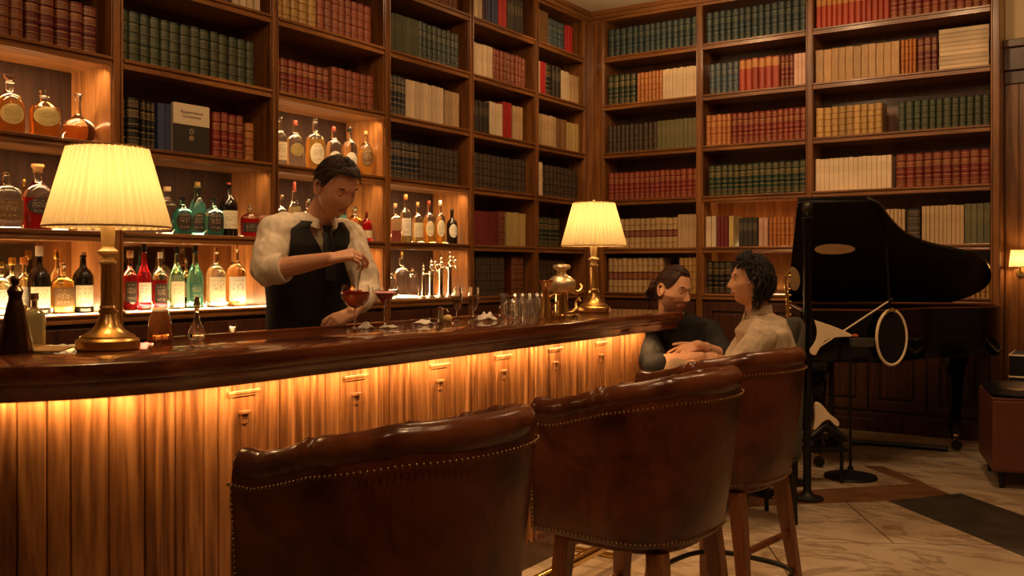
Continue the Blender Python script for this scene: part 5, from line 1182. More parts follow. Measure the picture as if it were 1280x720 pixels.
# wall sconce
sx_ = on_y(1275, 8.05); T = thing('wall_sconce', 'lit wall sconce with small cream shade on the alcove panelling', 'sconce', (sx_, 8.05, CAMZ+.06))
q = MB(); q.lathe([(.075, -.05), (.062, .075)], 28, cap=(False, False)); q.build('shade', SHADE, T, smooth=60, recalc=False)
q = MB(); q.ball((0, 0, .0), .022, 10); q.build('bulb', BULB, T, smooth=50)
q = MB(); q.tube([(0, 0, -.02), (0, 0, -.08), (0, .05, -.09), (0, .095, -.09)], .007, 8); q.lathe([(.035, 0), (.035, .012)], 20, (0, .085, -.09), M=Matrix.Rotation(-PI/2, 4, 'X')); q.build('wall_arm', BRASS, T, smooth=50)
l = bpy.data.lights.new('sconce_light', 'POINT'); l.energy = 7; l.shadow_soft_size = .03; l.color = (1, .62, .28); o = bpy.data.objects.new('sconce_light', l); C.objects.link(o); o.location = T.location
# ---------------------------------------------------------------- people
SKIN = mat('warm skin', (.66, .35, .21), .46, noise_amt=.08, nscale=18, sss=.12, bump=.08, bscale=180)
LIPS = mat('lips', (.42, .13, .09), .4)
STUB = mat('short beard stubble', (.30, .135, .08), .65, noise_amt=.25, nscale=120)
EYEW = mat('eye white', (.62, .55, .48), .15); IRIS = mat('dark iris', (.03, .018, .01), .1)
BROW = mat('brow hair', (.03, .013, .007), .7)
HAIR1 = mat('dark brown hair', (.034, .015, .007), .5, noise_amt=.3, nscale=60); HAIR2 = mat('reddish brown hair', (.045, .014, .008), .5, noise_amt=.3, nscale=60); HAIR3 = mat('near black curly hair', (.010, .006, .004), .62, noise_amt=.3, nscale=60)
SHIRT = mat('cream cotton shirt', (.72, .62, .48), .85, noise_amt=.05, bump=.10, bscale=35, sheen=.1); SHIRTB = mat('beige cotton shirt', (.46, .36, .25), .85, noise_amt=.06, bump=.10, bscale=35)
VEST = mat('black waistcoat cloth', (.012, .010, .009), .7, bump=.1, bscale=200); TIE = mat('black tie cloth', (.006, .006, .007), .45)
TEE = mat('black cotton shirt', (.014, .012, .012), .85, bump=.12, bscale=40); TROU = mat('dark trousers', (.015, .013, .012), .8); KHA = mat('tan trousers', (.36, .24, .14), .85, noise_amt=.06, bump=.12, bscale=40)
def frame(f, up=UP):
    f = Vector(f).normalized(); x = f.cross(Vector(up)).normalized(); z = x.cross(f).normalized()
    return Matrix((x, f, z)).transposed()      # columns: person's right-to-left axis, forward, up
def head_mesh(R, c, s=1.0, beard=False, lids=False):
    """sculpted head; local x sideways, y forward, z up, origin between the ears"""
    bm = bmesh.new(); bmesh.ops.create_icosphere(bm, subdivisions=6, radius=1); vs_ = np.array([v.co[:] for v in bm.verts]); fs = [[v.index for v in f.verts] for f in bm.faces]; bm.free()
    x, y, z = vs_[:, 0].copy(), vs_[:, 1].copy(), vs_[:, 2].copy()
    X = x*.0745; Y = np.where(y > 0, y*.092, y*.100); Z = np.where(z > 0, z*.120, z*.118)
    dn = np.clip(-z, 0, 1)
    X *= 1-.30*dn**1.6; Y = np.where(y > 0, Y*(1-.02*dn), Y*(1-.62*dn**1.1)); Y += .012*dn**2
    sq = np.clip(y, 0, 1); Xs = X.copy()
    # flatter face plane
    Y = np.where(y > 0, np.minimum(Y, .088-.10*np.abs(X)**1.5*0)+0, Y)
    def g(cx, cz, sx, sz, amp):
        nonlocal Y
        Y = Y+np.where(y > 0.1, amp*np.exp(-((X-cx)/sx)**2-((Z-cz)/sz)**2), 0)
    g(0, .030, .040, .012, .0045); g(-.028, .028, .016, .008, .003); g(.028, .028, .016, .008, .003)
    for sx in (-1, 1):
        g(sx*.031, .008, .015, .012, -.0115); g(sx*.042, -.024, .020, .020, .0045); g(sx*.030, -.055, .014, .022, -.0035)
        g(sx*.0125, -.033, .0065, .006, .0085)
    g(0, .006, .008, .013, .0065); g(0, -.008, .0080, .013, .0155); g(0, -.024, .0098, .0095, .0235); g(0, -.031, .009, .006, .0065)
    g(0, -.043, .006, .006, -.0015); g(0, -.0535, .021, .0048, .0065); g(0, -.0655, .018, .0052, .0070); g(0, -.0595, .022, .0020, -.0045)
    g(0, -.0770, .018, .006, -.0045); g(0, -.098, .018, .013, .0080); g(0, -.06, .032, .03, .004)
    # jaw corners
    for sx in (-1, 1):
        X += np.where(x*sx > 0, sx*.0045*np.exp(-((Y-.01)/.03)**2-((Z+.072)/.022)**2), 0)
        X += np.where(x*sx > 0, sx*.003*np.exp(-((Y-.055)/.02)**2-((Z+.018)/.016)**2), 0)
        X += np.where(x*sx > 0, -sx*.004*np.exp(-((Y-.06)/.02)**2-((Z-.03)/.02)**2), 0)
    L_ = np.stack([X, Y, Z], 1)*s
    q = MB()
    Rn = np.array(R); pts = L_ @ Rn.T+np.array(c)
    q.add([tuple(p) for p in pts], fs)
    # ears
    for sx in (-1, 1):
        e0 = Vector((sx*.073, -.008, -.006))*s
        ring = []
        for j in range(18):
            a = 2*PI*j/18; ring.append(e0+Vector((sx*(.008+.006*math.cos(a-.6)), -.017*math.cos(a)*(1.0 if math.sin(a) > 0 else .75)-.006, .030*math.sin(a)))*s)
        ring = [R @ p+Vector(c) for p in ring]; q.tube(ring, .0058*s, 8, closed=True)
        q.ball(R @ (e0+Vector((sx*.002, -.004, 0))*s)+Vector(c), .020*s, 10, sc=(.35, .65, 1.15), M=R)
        q.ball(R @ (e0+Vector((sx*.004, .010, -.004))*s)+Vector(c), .007*s, 8, M=R)
    return q
def fuse(q, name, voxel, sm, parent, m, it=3):
    """one continuous surface out of overlapping volumes"""
    o = q.build('tmp', m, recalc=True)
    r = o.modifiers.new('r', 'REMESH'); r.mode = 'VOXEL'; r.voxel_size = voxel; r.adaptivity = 0
    s = o.modifiers.new('s', 'SMOOTH'); s.factor = sm; s.iterations = it
    bpy.context.view_layer.update(); me = bpy.data.meshes.new_from_object(o.evaluated_get(bpy.context.evaluated_depsgraph_get()))
    bpy.data.objects.remove(o); me.name = name; me.shade_smooth()
    ob = bpy.data.objects.new(name, me); C.objects.link(ob)
    me.materials.clear(); me.materials.append(m)
    if parent is not None:
        me.transform(Matrix.Translation(-parent.location)); ob.parent = parent
    return ob
def arr(me):
    a = np.zeros(len(me.vertices)*3); me.vertices.foreach_get('co', a); return a.reshape(-1, 3)
def wrinkle(ob, amp, scale, stretch=(1, 1, 1), seed=0):
    me = ob.data; nn = np.zeros(len(me.vertices)*3); me.vertices.foreach_get('normal', nn); nn = nn.reshape(-1, 3); a = arr(me)
    st = Vector(stretch)
    for i, p in enumerate(a):
        v = Vector((p[0]*st.x, p[1]*st.y, p[2]*st.z))*scale+Vector((seed, seed*2, 0))
        d = noise.fractal(v, 1.0, 2.0, 3)
        a[i] = p+nn[i]*amp*(d if d < 0 else d*.8)
    me.vertices.foreach_set('co', a.ravel()); me.update()
def paint_face(ob, R, c, s, parent, beard):
    me = ob.data; me.materials.append(LIPS); me.materials.append(STUB)
    a = arr(me)+np.array(parent.location); loc = (a-np.array(c)) @ np.array(R)/s
    for p in me.polygons:
        q = loc[list(p.vertices)].mean(0)
        if q[1] > .06 and ((q[0]/.0225)**2+((q[2]+.0597)/.0095)**2 < 1): p.material_index = 1
        elif beard and q[1] > -.01 and q[2] < -.026+.35*max(0, .0)-.25*max(0, .05-abs(q[0]))*.0 and q[2] > -.118 and abs(q[0]) < .085:
            # jaw line, chin and moustache
            ch = -.118 < q[2] < -.070 or (abs(q[0]) < .034 and -.052 < q[2] < -.040) or (abs(q[0]) > .030 and q[2] < -.045) or (abs(q[0]) > .052 and q[2] < -.02)
            if ch: p.material_index = 2
def eyes(parent, R, c, s, closed):
    for sx in (-1, 1):
        e = Vector((sx*.031, .0675, .008))*s
        q = MB(); q.ball(R @ e+Vector(c), .0118*s, 16, M=R); o = q.build('eye', EYEW, parent, smooth=60, world=True)
        q = MB(); q.ball(R @ (e+Vector((0, .0062, -.0015 if not closed else -.006))*s)+Vector(c), .0064*s, 12, M=R); q.build('iris', IRIS, o, smooth=60, world=True)
        # lids: skin shells over the upper (and lower) eyeball
        q = MB(); rs = []
        top_a, low = (1.3, -.55 if closed else .18), None
        for k in range(7):
            el = top_a[1]+(top_a[0]-top_a[1])*k/6; row = []
            for j in range(11):
                az = -1.25+2.5*j/10; r = .0129*s; drop = -.25*abs(az)**2*.3
                ev = el+drop; row.append(R @ (e+Vector((r*math.sin(az)*math.cos(ev), r*math.cos(az)*math.cos(ev), r*math.sin(ev))))+Vector(c))
            rs.append(row)
        q.rings(rs, close=False); 
        rs = []
        for k in range(5):
            el = -1.2+(-.62+1.2)*k/4; row = []
            for j in range(11):
                az = -1.25+2.5*j/10; r = .0127*s; row.append(R @ (e+Vector((r*math.sin(az)*math.cos(el), r*math.cos(az)*math.cos(el), r*math.sin(el))))+Vector(c))
            rs.append(row)
        q.rings(rs, close=False); l = q.build('eyelids', SKIN, parent, smooth=60, world=True, recalc=False)
        q = MB(); pts = []
        for j in range(9):
            az = -1.15+2.3*j/8; ev = top_a[1]-.075*az*az; pts.append(R @ (e+Vector((.0133*s*math.sin(az)*math.cos(ev), .0133*s*math.cos(az)*math.cos(ev), .0133*s*math.sin(ev))))+Vector(c))
        q.tube(pts, [.0004]+[.0009]*7+[.0004], 6); q.build('eyelashes', BROW, parent, world=True)
        q = MB(); pts = []
        for j in range(8):
            t = j/7; xx = .013+.038*t; pts.append(R @ (Vector((sx*xx, .0850-.0045*t-.35*max(0, xx-.034), .0285+.0060*math.sin(t*2.4)-.002*t))*s)+Vector(c))
        q.tube(pts, [v*s for v in (.0018, .0028, .0032, .0032, .003, .0026, .002, .0008)], 8, flat=1.3); q.build('eyebrow', BROW, parent, smooth=60, world=True)
def scalp(az, el, s, k=1.0):
    """point on the skull shell; az measured from straight ahead, el from the ears up"""
    x, y, z = math.sin(az)*math.cos(el), math.cos(az)*math.cos(el), math.sin(el)
    dn = max(0, -z)
    return Vector((x*.0765*(1-.3*dn**1.6), (y*.094 if y > 0 else y*.103*(1-.5*dn)), z*.1235))*s*k
def hair_cap(parent, R, c, s, hl, m, thick=.010, name='hair'):
    """hl(az) -> lowest elevation covered at that azimuth"""
    q = MB(); rs = []; n = 56
    for layer in (0,):
        for k in range(15):
            row = []
            for j in range(n):
                az = -PI+2*PI*j/n; lo = hl(az); el = lo+(PI/2-lo)*(k/14)
                e = min(1, k/2.5); t = thick*e; p = scalp(az, el, s, 1.0)+scalp(az, el, s, 1.0).normalized()*(t-.001+.0028*noise.noise(Vector((az*5, el*3, s*7))))
                row.append(R @ p+Vector(c))
            rs.append(row)
    q.rings(rs, cap=(False, True)); return q
def strand(q, R, c, s, az, el, daz, de, lift, length, rad, wave=0, n=9, curl=0, gravity=0, seed=0):
    pts = []; a, e = az, el; rnd = random.Random(seed); ph = rnd.uniform(0, 6)
    for i in range(n):
        t = i/(n-1); base = scalp(a, e, s); nrm = base.normalized()
        h = lift*(1-(1-t)**2)+.005
        p = base+nrm*(h+wave*math.sin(t*6+ph)*t)
        if curl: p += Vector((math.sin(t*curl+ph), math.cos(t*curl*1.1+ph), math.sin(t*curl*.9+ph+1)))*.006*t**.5
        p.z -= gravity*t*t
        pts.append(R @ p+Vector(c)); a += daz/n; e += de/n
        if e > PI/2: e = PI-e; a += PI
    q.tube(pts, [rad*(.5 if i == 0 else 1)*(1-.85*(i/(n-1))**2.2) for i in range(n)], 6)
def hand(q, w, d, nrm, s=1.0, curls=(.5, .6, .7, .8), thumb=.5, spread=.12, side=1, mini=None):
    """w wrist, d pointing direction, nrm back-of-hand normal; side=+1 puts the thumb on the (d x nrm) side"""
    d = Vector(d).normalized(); nrm = Vector(nrm); nrm = (nrm-d*nrm.dot(d)).normalized(); sd = d.cross(nrm).normalized()*side
    w = Vector(w)
    for t in (-.028, -.010, .010, .028):
        q.capsule(w+sd*t*.55*s, .0155*s, w+d*.082*s+sd*t*s+nrm*.002*s, .0115*s, 10)
    q.capsule(w+sd*.012*s, .018*s, w+d*.045*s+sd*.024*s-nrm*.004*s, .014*s, 10)
    lens = ((.041, .026, .021), (.046, .029, .022), (.042, .027, .021), (.032, .020, .018))
    for k, (L3, cu) in enumerate(zip(lens, curls)):
        t = (.030, .010, -.010, -.029)[k]; p = w+d*(.086-.004*abs(k-1))*s+sd*t*s; ang = 0; dirb = (d+sd*spread*(1.5-k)*.7).normalized(); r = (.0088, .0090, .0086, .0076)[k]*s
        for j, L_ in enumerate(L3):
            ang += cu*(.75 if j == 0 else 1.0); dr = dirb*math.cos(ang)-nrm*math.sin(ang); p2 = p+dr*L_*s; q.capsule(p, r, p2, r*.90, 10); p = p2; r *= .92
    # thumb leaves the side of the palm
    p = w+d*.022*s+sd*.026*s-nrm*.006*s; dr = (d*.62+sd*.62-nrm*.35*(.4+thumb)).normalized(); r = .0115*s
    for L_, bend in ((.040, 0), (.030, thumb*.7), (.025, thumb*.6)):
        dr = (dr*math.cos(bend)+(d*.5-sd*.55*thumb-nrm*.55*thumb).normalized()*math.sin(bend)).normalized(); p2 = p+dr*L_*s; q.capsule(p, r, p2, r*.88, 10); p = p2; r *= .9
    return w
def legs_standing(T, hip, sep, rt, m, fwd):
    q = MB()
    for s_ in (-1, 1):
        h = hip+rt*s_*.09; k = Vector((h.x, h.y, .50))+rt*s_*.02; a = Vector((h.x, h.y, .09))+rt*s_*.03
        q.capsule(h, .095, k, .062, 16); q.capsule(k, .062, a, .046, 16)
    q.ball(hip, .15, 16, sc=(1, 1, .75)); fuse(q, 'trousers', .010, .5, T, m, 4)
    for s_ in (-1, 1):
        a = Vector((hip.x, hip.y, 0))+rt*s_*.12; q = MB(); f = Vector(fwd); q.capsule(a+Vector((0, 0, .045))-f*.05, .038, a+f*.16+Vector((0, 0, .032)), .032, 14); q.box(a+f*.05+Vector((0, 0, .010)), (.08, .26, .018), frame(f)); fuse(q, 'shoe', .006, .5, T, BLACK, 3)

# ===== the bartender =====
hc = P(420, 235, 3.98); fb = (RGT*.74-FWD*.64-UP*.54).normalized(); RB = frame(fb, UP*1.0-RGT*.06+FWD*.0)
tf = (RGT*.60-FWD*.80).normalized(); tr_ = tf.cross(UP).normalized()     # torso forward / his right... (tr_ points to his right)
T = thing('person', 'person in white shirt, black waistcoat and tie bending to stir a cocktail behind the bar', 'person', (P(385, 400, 4.15).x, P(385, 400, 4.15).y, 0))
BT = T
wa = P(381, 420, 4.16); ch_ = P(387, 335, 4.12); sh_ = P(389, 289, 4.09); nb = P(396, 273, 4.07)
rs_j = P(345, 290, 3.97); ls_j = P(436, 295, 4.17)
re_j = P(333, 339, 3.84); rw_j = P(414, 323, 3.74); le_j = P(462, 362, 4.03); lw_j = P(440, 391, 3.84)
q = head_mesh(RB, hc, 1.02)
# neck, arms, torso under the clothes, hands
q.capsule(P(394, 282, 4.07), .062, hc+RB @ Vector((0, -.020, -.045)), .057, 18)
q.capsule(rs_j, .050, re_j, .042); q.capsule(re_j, .043, re_j.lerp(rw_j, .45), .040); q.capsule(re_j.lerp(rw_j, .45), .040, rw_j, .026)
q.capsule(ls_j, .050, le_j, .042); q.capsule(le_j, .042, lw_j, .026)
q.capsule(rs_j, .055, sh_, .075); q.capsule(ls_j, .055, sh_, .075); q.capsule(sh_, .085, ch_, .12); q.capsule(ch_, .11, wa, .11)
dR = (P(446, 327, 3.70)-rw_j).normalized()
hand(q, rw_j, (RGT*.9+UP*.16+FWD*.02), (UP*.85-FWD*.50), 1.0, curls=(.78, .74, .82, .86), thumb=1.0, spread=.04, side=-1)
hand(q, lw_j, (-RGT*.55-FWD*.45-UP*.30), (RGT*.1-FWD*.5+UP*.7), .98, curls=(.55, .6, .65, .7), thumb=.5, side=1)
body = fuse(q, 'body', .0032, .5, T, SKIN, 3); paint_face(body, RB, hc, 1.02, T, False)
eyes(T, RB, hc, 1.02, True)
# hair: short sides, longer top swept forward
q = hair_cap(T, RB, hc, 1.02, lambda az: (.76 if abs(az) < 1.0 else (.76-(abs(az)-1.0)*1.7 if abs(az) < 1.36 else (.12 if abs(az) < 1.9 else -.55))), HAIR1, .007)
for i in range(1100):
    az = random.uniform(-PI, PI); el = random.uniform(.30 if abs(az) > 1.5 else .62, 1.5)
    if abs(az) < .8 and el < .74: el = .80
    sw = (.28 if abs(az) < 1.5 else .1)
    strand(q, RB, hc, 1.02, az, el, sw+.06*math.sin(i), -.30 if abs(az) > .8 else -.12, random.uniform(.009, .014), 0, .0021, wave=.0012, seed=i)
for i in range(420):
    az = random.choice([-1, 1])*random.uniform(1.32, 3.1); el = random.uniform(-.35 if abs(az) > 2 else .12, .7)
    strand(q, RB, hc, 1.02, az, el, .12*(1 if az > 0 else -1), -.28 if el > .25 else -.10, .004, 0, .0018, seed=1000+i)
for i in range(170):   # fringe lifting off the forehead and falling to one side
    az = random.uniform(-.80, .70); strand(q, RB, hc, 1.02, az, random.uniform(.86, 1.1), random.uniform(.10, .30), -.26, random.uniform(.014, .021), 0, .0024, wave=.002, seed=2000+i)
h = q.build('hair', HAIR1, T, smooth=70, world=True, recalc=False); h['label'] = 'short dark brown hair'
# shirt
q = MB(); rt = tr_
q.loft([(wa, .150, .105, rt, tf), (wa.lerp(ch_, .5), .158, .112, rt, tf), (ch_, .185, .122, rt, tf), (sh_.lerp(ch_, .35), .195, .118, rt, tf), (sh_+UP*.010, .165, .095, rt, tf), (nb-UP*.02, .080, .075, rt, tf)], 24)
q.capsule(rs_j, .074, sh_, .085); q.capsule(ls_j, .070, sh_, .085)
q.capsule(rs_j+tf*.0, .074, rs_j.lerp(re_j, .55)-UP*.0, .075); q.capsule(rs_j.lerp(re_j, .55), .075, re_j, .064); q.capsule(re_j, .064, re_j.lerp(rw_j, .14), .058)
q.capsule(ls_j, .070, le_j, .060); q.capsule(le_j, .058, le_j.lerp(lw_j, .55), .050)
sh = fuse(q, 'shirt', .0055, .5, T, SHIRT, 5); wrinkle(sh, .017, 13, (1, 1, .45), 3)
q = MB(); a = re_j.lerp(rw_j, .10); b = re_j.lerp(rw_j, .30); q.tube([a, a.lerp(b, .3), a.lerp(b, .7), b, b.lerp(a, .15)], [.060, .064, .062, .057, .046], 24); cf = q.build('rolled_cuff', SHIRT, sh, smooth=60, world=True)
# collar wings
q = MB()
cb = nb+UP*.012
def collar(q, cb, rt, tf, r1, r2, hgt, open_=.35):
    rs = []
    for j in range(25):
        a = PI/2+open_+(2*PI-2*open_)*j/24; ca, sa = math.cos(a), math.sin(a)
        pin = cb+rt*(r1*ca)+tf*(r1*sa)+UP*(hgt-.30*hgt*max(0, sa)); pout = cb+rt*(r2*ca)+tf*(r2*1.05*sa)-UP*(.012+.030*max(0, sa)**3)
        pbase = cb+rt*(r1*1.0*ca)+tf*(r1*sa)-UP*.012
        rs.append([pbase, pin, pin+(pout-pin)*.12+UP*.002, pout, pout-UP*.002-(pout-cb).normalized()*.003])
    q.rings(rs, close=False)
collar(q, P(397, 277, 4.065), rt, tf, .066, .092, .040)
o = q.build('collar', SHIRT, sh, smooth=60, world=True, recalc=False); sd = o.modifiers.new('s', 'SOLIDIFY'); sd.thickness = .003
# waistcoat: torso shell with deep V and armholes
q = MB(); rs = []
secs = [(wa-UP*.02, .160, .116), (wa.lerp(ch_, .5), .164, .120), (ch_, .190, .130), (sh_.lerp(ch_, .40), .198, .128), (sh_+UP*.002, .172, .108), (nb-UP*.018, .096, .092)]
for k in range(len(secs)-1):
    for m_ in range(22):
        t = m_/22; c0, a0, b0 = secs[k]; c1, a1, b1 = secs[k+1]; rs.append((c0.lerp(c1, t), a0+(a1-a0)*t, b0+(b1-b0)*t))
rs.append(secs[-1])
N_ = 220; V_ = []
for (c0, a0, b0) in rs:
    row = []
    for j in range(N_):
        t = 2*PI*j/N_; ca, sa = math.cos(t), math.sin(t); e = 2.2; k = (abs(ca)**e+abs(sa)**e)**(-1/e); row.append(c0+rt*((a0+.006)*k*ca)+tf*((b0+.008)*k*sa))
    V_.append(row)
fs = []
nr = len(rs)
for i in range(nr-1):
    for j in range(N_):
        a = 2*PI*(j+.5)/N_; front = math.cos(a-PI/2); side = abs(math.cos(a)); h = i/(nr-1)
        v_half = max(0, (h-.50))*1.05       # V opening grows with height
        if front > 0 and abs(math.sin(a-PI/2)) < v_half and h > .50: continue
        if ((side-1.0)/.26)**2+((h-.80)/.21)**2 < 1: continue
        fs.append((i*N_+j, i*N_+(j+1) % N_, (i+1)*N_+(j+1) % N_, (i+1)*N_+j))
q.add([p for r in V_ for p in r], fs)
v = q.build('waistcoat', VEST, T, smooth=70, world=True, recalc=False); sm_ = v.modifiers.new('sm', 'SMOOTH'); sm_.factor = .5; sm_.iterations = 14; sd = v.modifiers.new('s', 'SOLIDIFY'); sd.thickness = .006; sd.offset = 1; pass
q = MB()
for k in range(4): q.ball(wa.lerp(ch_, .05+.24*k)+tf*(.128+.003*k), .0055, 8)
q.build('waistcoat_buttons', mat('dark horn button', (.03, .02, .015), .3), v, smooth=60, world=True)
q = MB(); kn = P(399, 286, 4.065)+tf*.080
q.loft([(kn+UP*.012, .021, .013, rt, tf), (kn-UP*.018, .014, .011, rt, tf)], 12, 3); 
q.loft([(kn-UP*.016, .014, .008, rt, tf), (kn-UP*.06+tf*.014, .024, .006, rt, tf), (kn-UP*.16+tf*.030, .026, .006, rt, tf), (kn-UP*.22+tf*.030, .026, .004, rt, tf)], 12, 3)
q.build('tie', TIE, T, smooth=50, world=True)
legs_standing(T, Vector((wa.x, wa.y, .92)), .1, rt, TROU, tf)
q = MB(); q.tube([P(454, 318, 3.67), P(449.5, 345, 3.66), P(445, 372, 3.66)], .0022, 8); q.tube([P(451.5, 331, 3.665), P(448.5, 349, 3.66)], .0038, 8)
o = q.build('bar_spoon', CHROME, smooth=50); tag(o, 'long steel bar spoon held in the bartender fingers above the orange cocktail', 'spoon')

# ===== seated man in the cream shirt, in profile =====
hc = P(938, 352, 4.86); fa = (-RGT*.99+FWD*.06+UP*.03).normalized(); RA = frame(fa); s = 1.03
tfA = (-RGT*.95-FWD*.25).normalized(); rA = tfA.cross(UP).normalized()
hip = P(962, 520, 4.92)
T = thing('person', 'person with dark curly hair in cream collarless shirt sitting in profile', 'person', (hip.x, hip.y, 0))
nb = P(948, 392, 4.88); chA = P(957, 440, 4.88); shA = P(953, 411, 4.88)
nearS = P(951, 423, 4.72); farS = P(946, 415, 5.05)     # shoulders
nE = P(913, 474, 4.62); nW = P(884, 462, 4.72); fE = P(905, 470, 5.0); fW = P(872, 462, 4.86)
q = head_mesh(RA, hc, s)
q.capsule(nb, .060, hc+RA @ Vector((0, -.018, -.04)), .055, 18)
q.capsule(nearS, .05, nE, .042); q.capsule(nE, .042, nW, .026); q.capsule(farS, .05, fE, .042); q.capsule(fE, .042, fW, .026); q.capsule(nearS, .06, farS, .06); q.capsule(shA, .10, hip, .12)
hand(q, nW, (-RGT*.9+UP*.25+FWD*.2), (UP*.8-FWD*.5), .98, curls=(.35, .4, .45, .5), thumb=.4, side=-1)
hand(q, fW, (-RGT*.9-FWD*.2-UP*.05), (UP*.9-RGT*.1), .98, curls=(.3, .35, .4, .5), thumb=.4, side=1)
body = fuse(q, 'body', .0034, .5, T, SKIN, 3); paint_face(body, RA, hc, s, T, False)
eyes(T, RA, hc, s, False)
q = hair_cap(T, RA, hc, s, lambda az: (.74 if abs(az) < .9 else (.74-(abs(az)-.9)*1.5 if abs(az) < 1.35 else (-.0 if abs(az) < 1.55 else (-.35 if abs(az) < 1.85 else -.95)))), HAIR3, .010)
for i in range(1300):
    az = random.uniform(-PI, PI); lo = .88 if abs(az) < 1.0 else (.62 if abs(az) < 1.3 else (.10 if abs(az) < 1.55 else -.75)); el = random.uniform(lo, 1.5)
    strand(q, RA, hc, s, az, el, random.uniform(-.2, .2), -.36 if abs(az) > 1.5 else random.uniform(-.12, .1), random.uniform(.014, .028), 0, .0028, n=11, curl=random.uniform(5, 9), gravity=.020 if abs(az) > 1.6 else 0, seed=3000+i)
for i in range(220):
    az = random.choice([-1, 1])*random.uniform(.75, 1.5); strand(q, RA, hc, s, az, random.uniform(.62, 1.0), random.uniform(-.12, .05)*(1 if az > 0 else -1), -.30, random.uniform(.012, .022), 0, .0028, n=10, curl=random.uniform(5, 8), seed=9000+i)
h = q.build('hair', HAIR3, T, smooth=70, world=True, recalc=False); h['label'] = 'dark curly collar-length hair'
q = MB()
q.loft([(hip, .165, .125, rA, tfA), (hip.lerp(chA, .5), .170, .125, rA, tfA), (chA, .185, .125, rA, tfA), (shA-UP*.01, .185, .118, rA, tfA), (shA+UP*.045-tfA*.01, .135, .098, rA, tfA), (nb-UP*.004, .075, .072, rA, tfA)], 24)
q.capsule(nearS, .078, shA, .09); q.capsule(farS, .078, shA, .09)
q.capsule(nearS, .078, nearS.lerp(nE, .6), .068); q.capsule(nearS.lerp(nE, .6), .068, nE, .060); q.capsule(nE, .060, nE.lerp(nW, .75), .046)
q.capsule(farS, .076, fE, .060); q.capsule(fE, .060, fE.lerp(fW, .7), .046)
sh = fuse(q, 'shirt', .006, .5, T, SHIRTB, 5); wrinkle(sh, .018, 12, (1, 1, .45), 8)
q = MB(); collar(q, nb+UP*.012, rA, tfA, .066, .070, .034, .25); o = q.build('collar', SHIRTB, sh, smooth=60, world=True, recalc=False); sd = o.modifiers.new('s', 'SOLIDIFY'); sd.thickness = .004
# legs: one crossed over the other
q = MB(); hN = hip-FWD*.09-UP*.03; hF = hip+FWD*.09-UP*.03
kN = P(846, 464, 4.72); kF = P(862, 512, 4.98); aN = kN+Vector((-.02, .02, -.40))+RGT*.10; aF = Vector((kF.x, kF.y, .11))+RGT*.05
q.capsule(hN, .095, kN, .068, 18); q.capsule(kN, .066, aN, .048, 16); q.capsule(hF, .095, kF, .066, 18); q.capsule(kF, .064, aF, .048, 16); q.capsule(hN, .11, hF, .11)
o = fuse(q, 'trousers', .007, .5, T, KHA, 5); wrinkle(o, .012, 12, (1, 1, 1), 5)
for a, up in ((aN, .0), (aF, 0)):
    q = MB(); f = -RGT*.9-FWD*.2; f.normalize(); b = a-UP*.055; q.capsule(b-f*.05, .038, b+f*.16-UP*.01, .031, 14); q.capsule(a-UP*.03, .040, b, .040); q.box(b+f*.055-UP*.034, (.085, .25, .018), frame(f)); fuse(q, 'shoe', .006, .5, T, BLACK, 3)
# his grey chair
c = hip-RGT*.07; T2 = thing('armchair', 'grey upholstered round-backed chair under the man in cream shirt', 'chair', (c.x, c.y, 0))
GREYF = mat('grey upholstery', (.075, .068, .052), .8, bump=.2, bscale=120)
seatz = hip.z-.13
q = MB(); q.lathe([(.19, seatz-.09, 3), (.21, seatz-.08, 3), (.215, seatz-.02, 3), (.20, seatz, 3)], 32, (c.x, c.y, 0)); q.build('seat', GREYF, T2, smooth=50, world=True)
q = MB(); rs = []
for j in range(21):
    a = -1.15+2.3*j/20; d = (-tfA*math.cos(a)+rA*math.sin(a)); tz = CAMZ-(396-HZ)/F_PX*5.0-.16*(abs(a)/1.15)**2.2
    rs.append([c+d*.195+UP*(seatz-.05-c.z), c+d*.225+UP*(seatz-.05-c.z), c+d*.245+UP*(tz-.02-c.z), c+d*.235+UP*(tz-c.z), c+d*.22+UP*(tz-.02-c.z)])
q.rings(rs); q.build('backrest', GREYF, T2, smooth=60, world=True)
for sx in (-1, 1):
    for sy in (-1, 1): q = MB(); d = rA*sx*.13+tfA*sy*.13; q.tube([c+d+UP*(seatz-.08-c.z), Vector((c.x, c.y, 0))+d*1.1], [.018, .012], 10); q.build('leg', BLACKM, T2, smooth=40, world=True)

# ===== seated man in black =====
hc = P(842, 363, 5.30); fm = (RGT*.62-FWD*.74-UP*.22).normalized(); RM = frame(fm, UP+RGT*.10); s = 1.10
tfM = (RGT*.55-FWD*.83).normalized(); rM = tfM.cross(UP).normalized()
hip = P(838, 500, 5.55)
T = thing('person', 'person with tied-back brown hair and beard in black shirt, arms crossed, past the bar end', 'person', (hip.x, hip.y, 0))
nb = P(838, 396, 5.38); shM = P(842, 412, 5.40); chM = P(842, 445, 5.42)
rS = P(806, 420, 5.28); lS = P(884, 416, 5.50); rE = P(818, 457, 5.02); rW = P(876, 447, 4.98); lE = P(905, 446, 5.22); lW = P(872, 432, 5.06)
q = head_mesh(RM, hc, s)
q.capsule(nb, .066, hc+RM @ Vector((0, -.018, -.05)), .060, 18)
q.capsule(rS, .055, rE, .052); q.capsule(rE, .052, rE.lerp(rW, .4), .050); q.capsule(rE.lerp(rW, .4), .050, rW, .031)
q.capsule(lS, .055, lE, .048); q.capsule(lE, .046, lW, .030); q.capsule(rS, .06, lS, .06); q.capsule(shM, .12, hip, .13)
hand(q, rW, (RGT*.95-UP*.12+FWD*.05), (UP*.75-FWD*.6), 1.05, curls=(.25, .28, .33, .4), thumb=.3, side=-1)
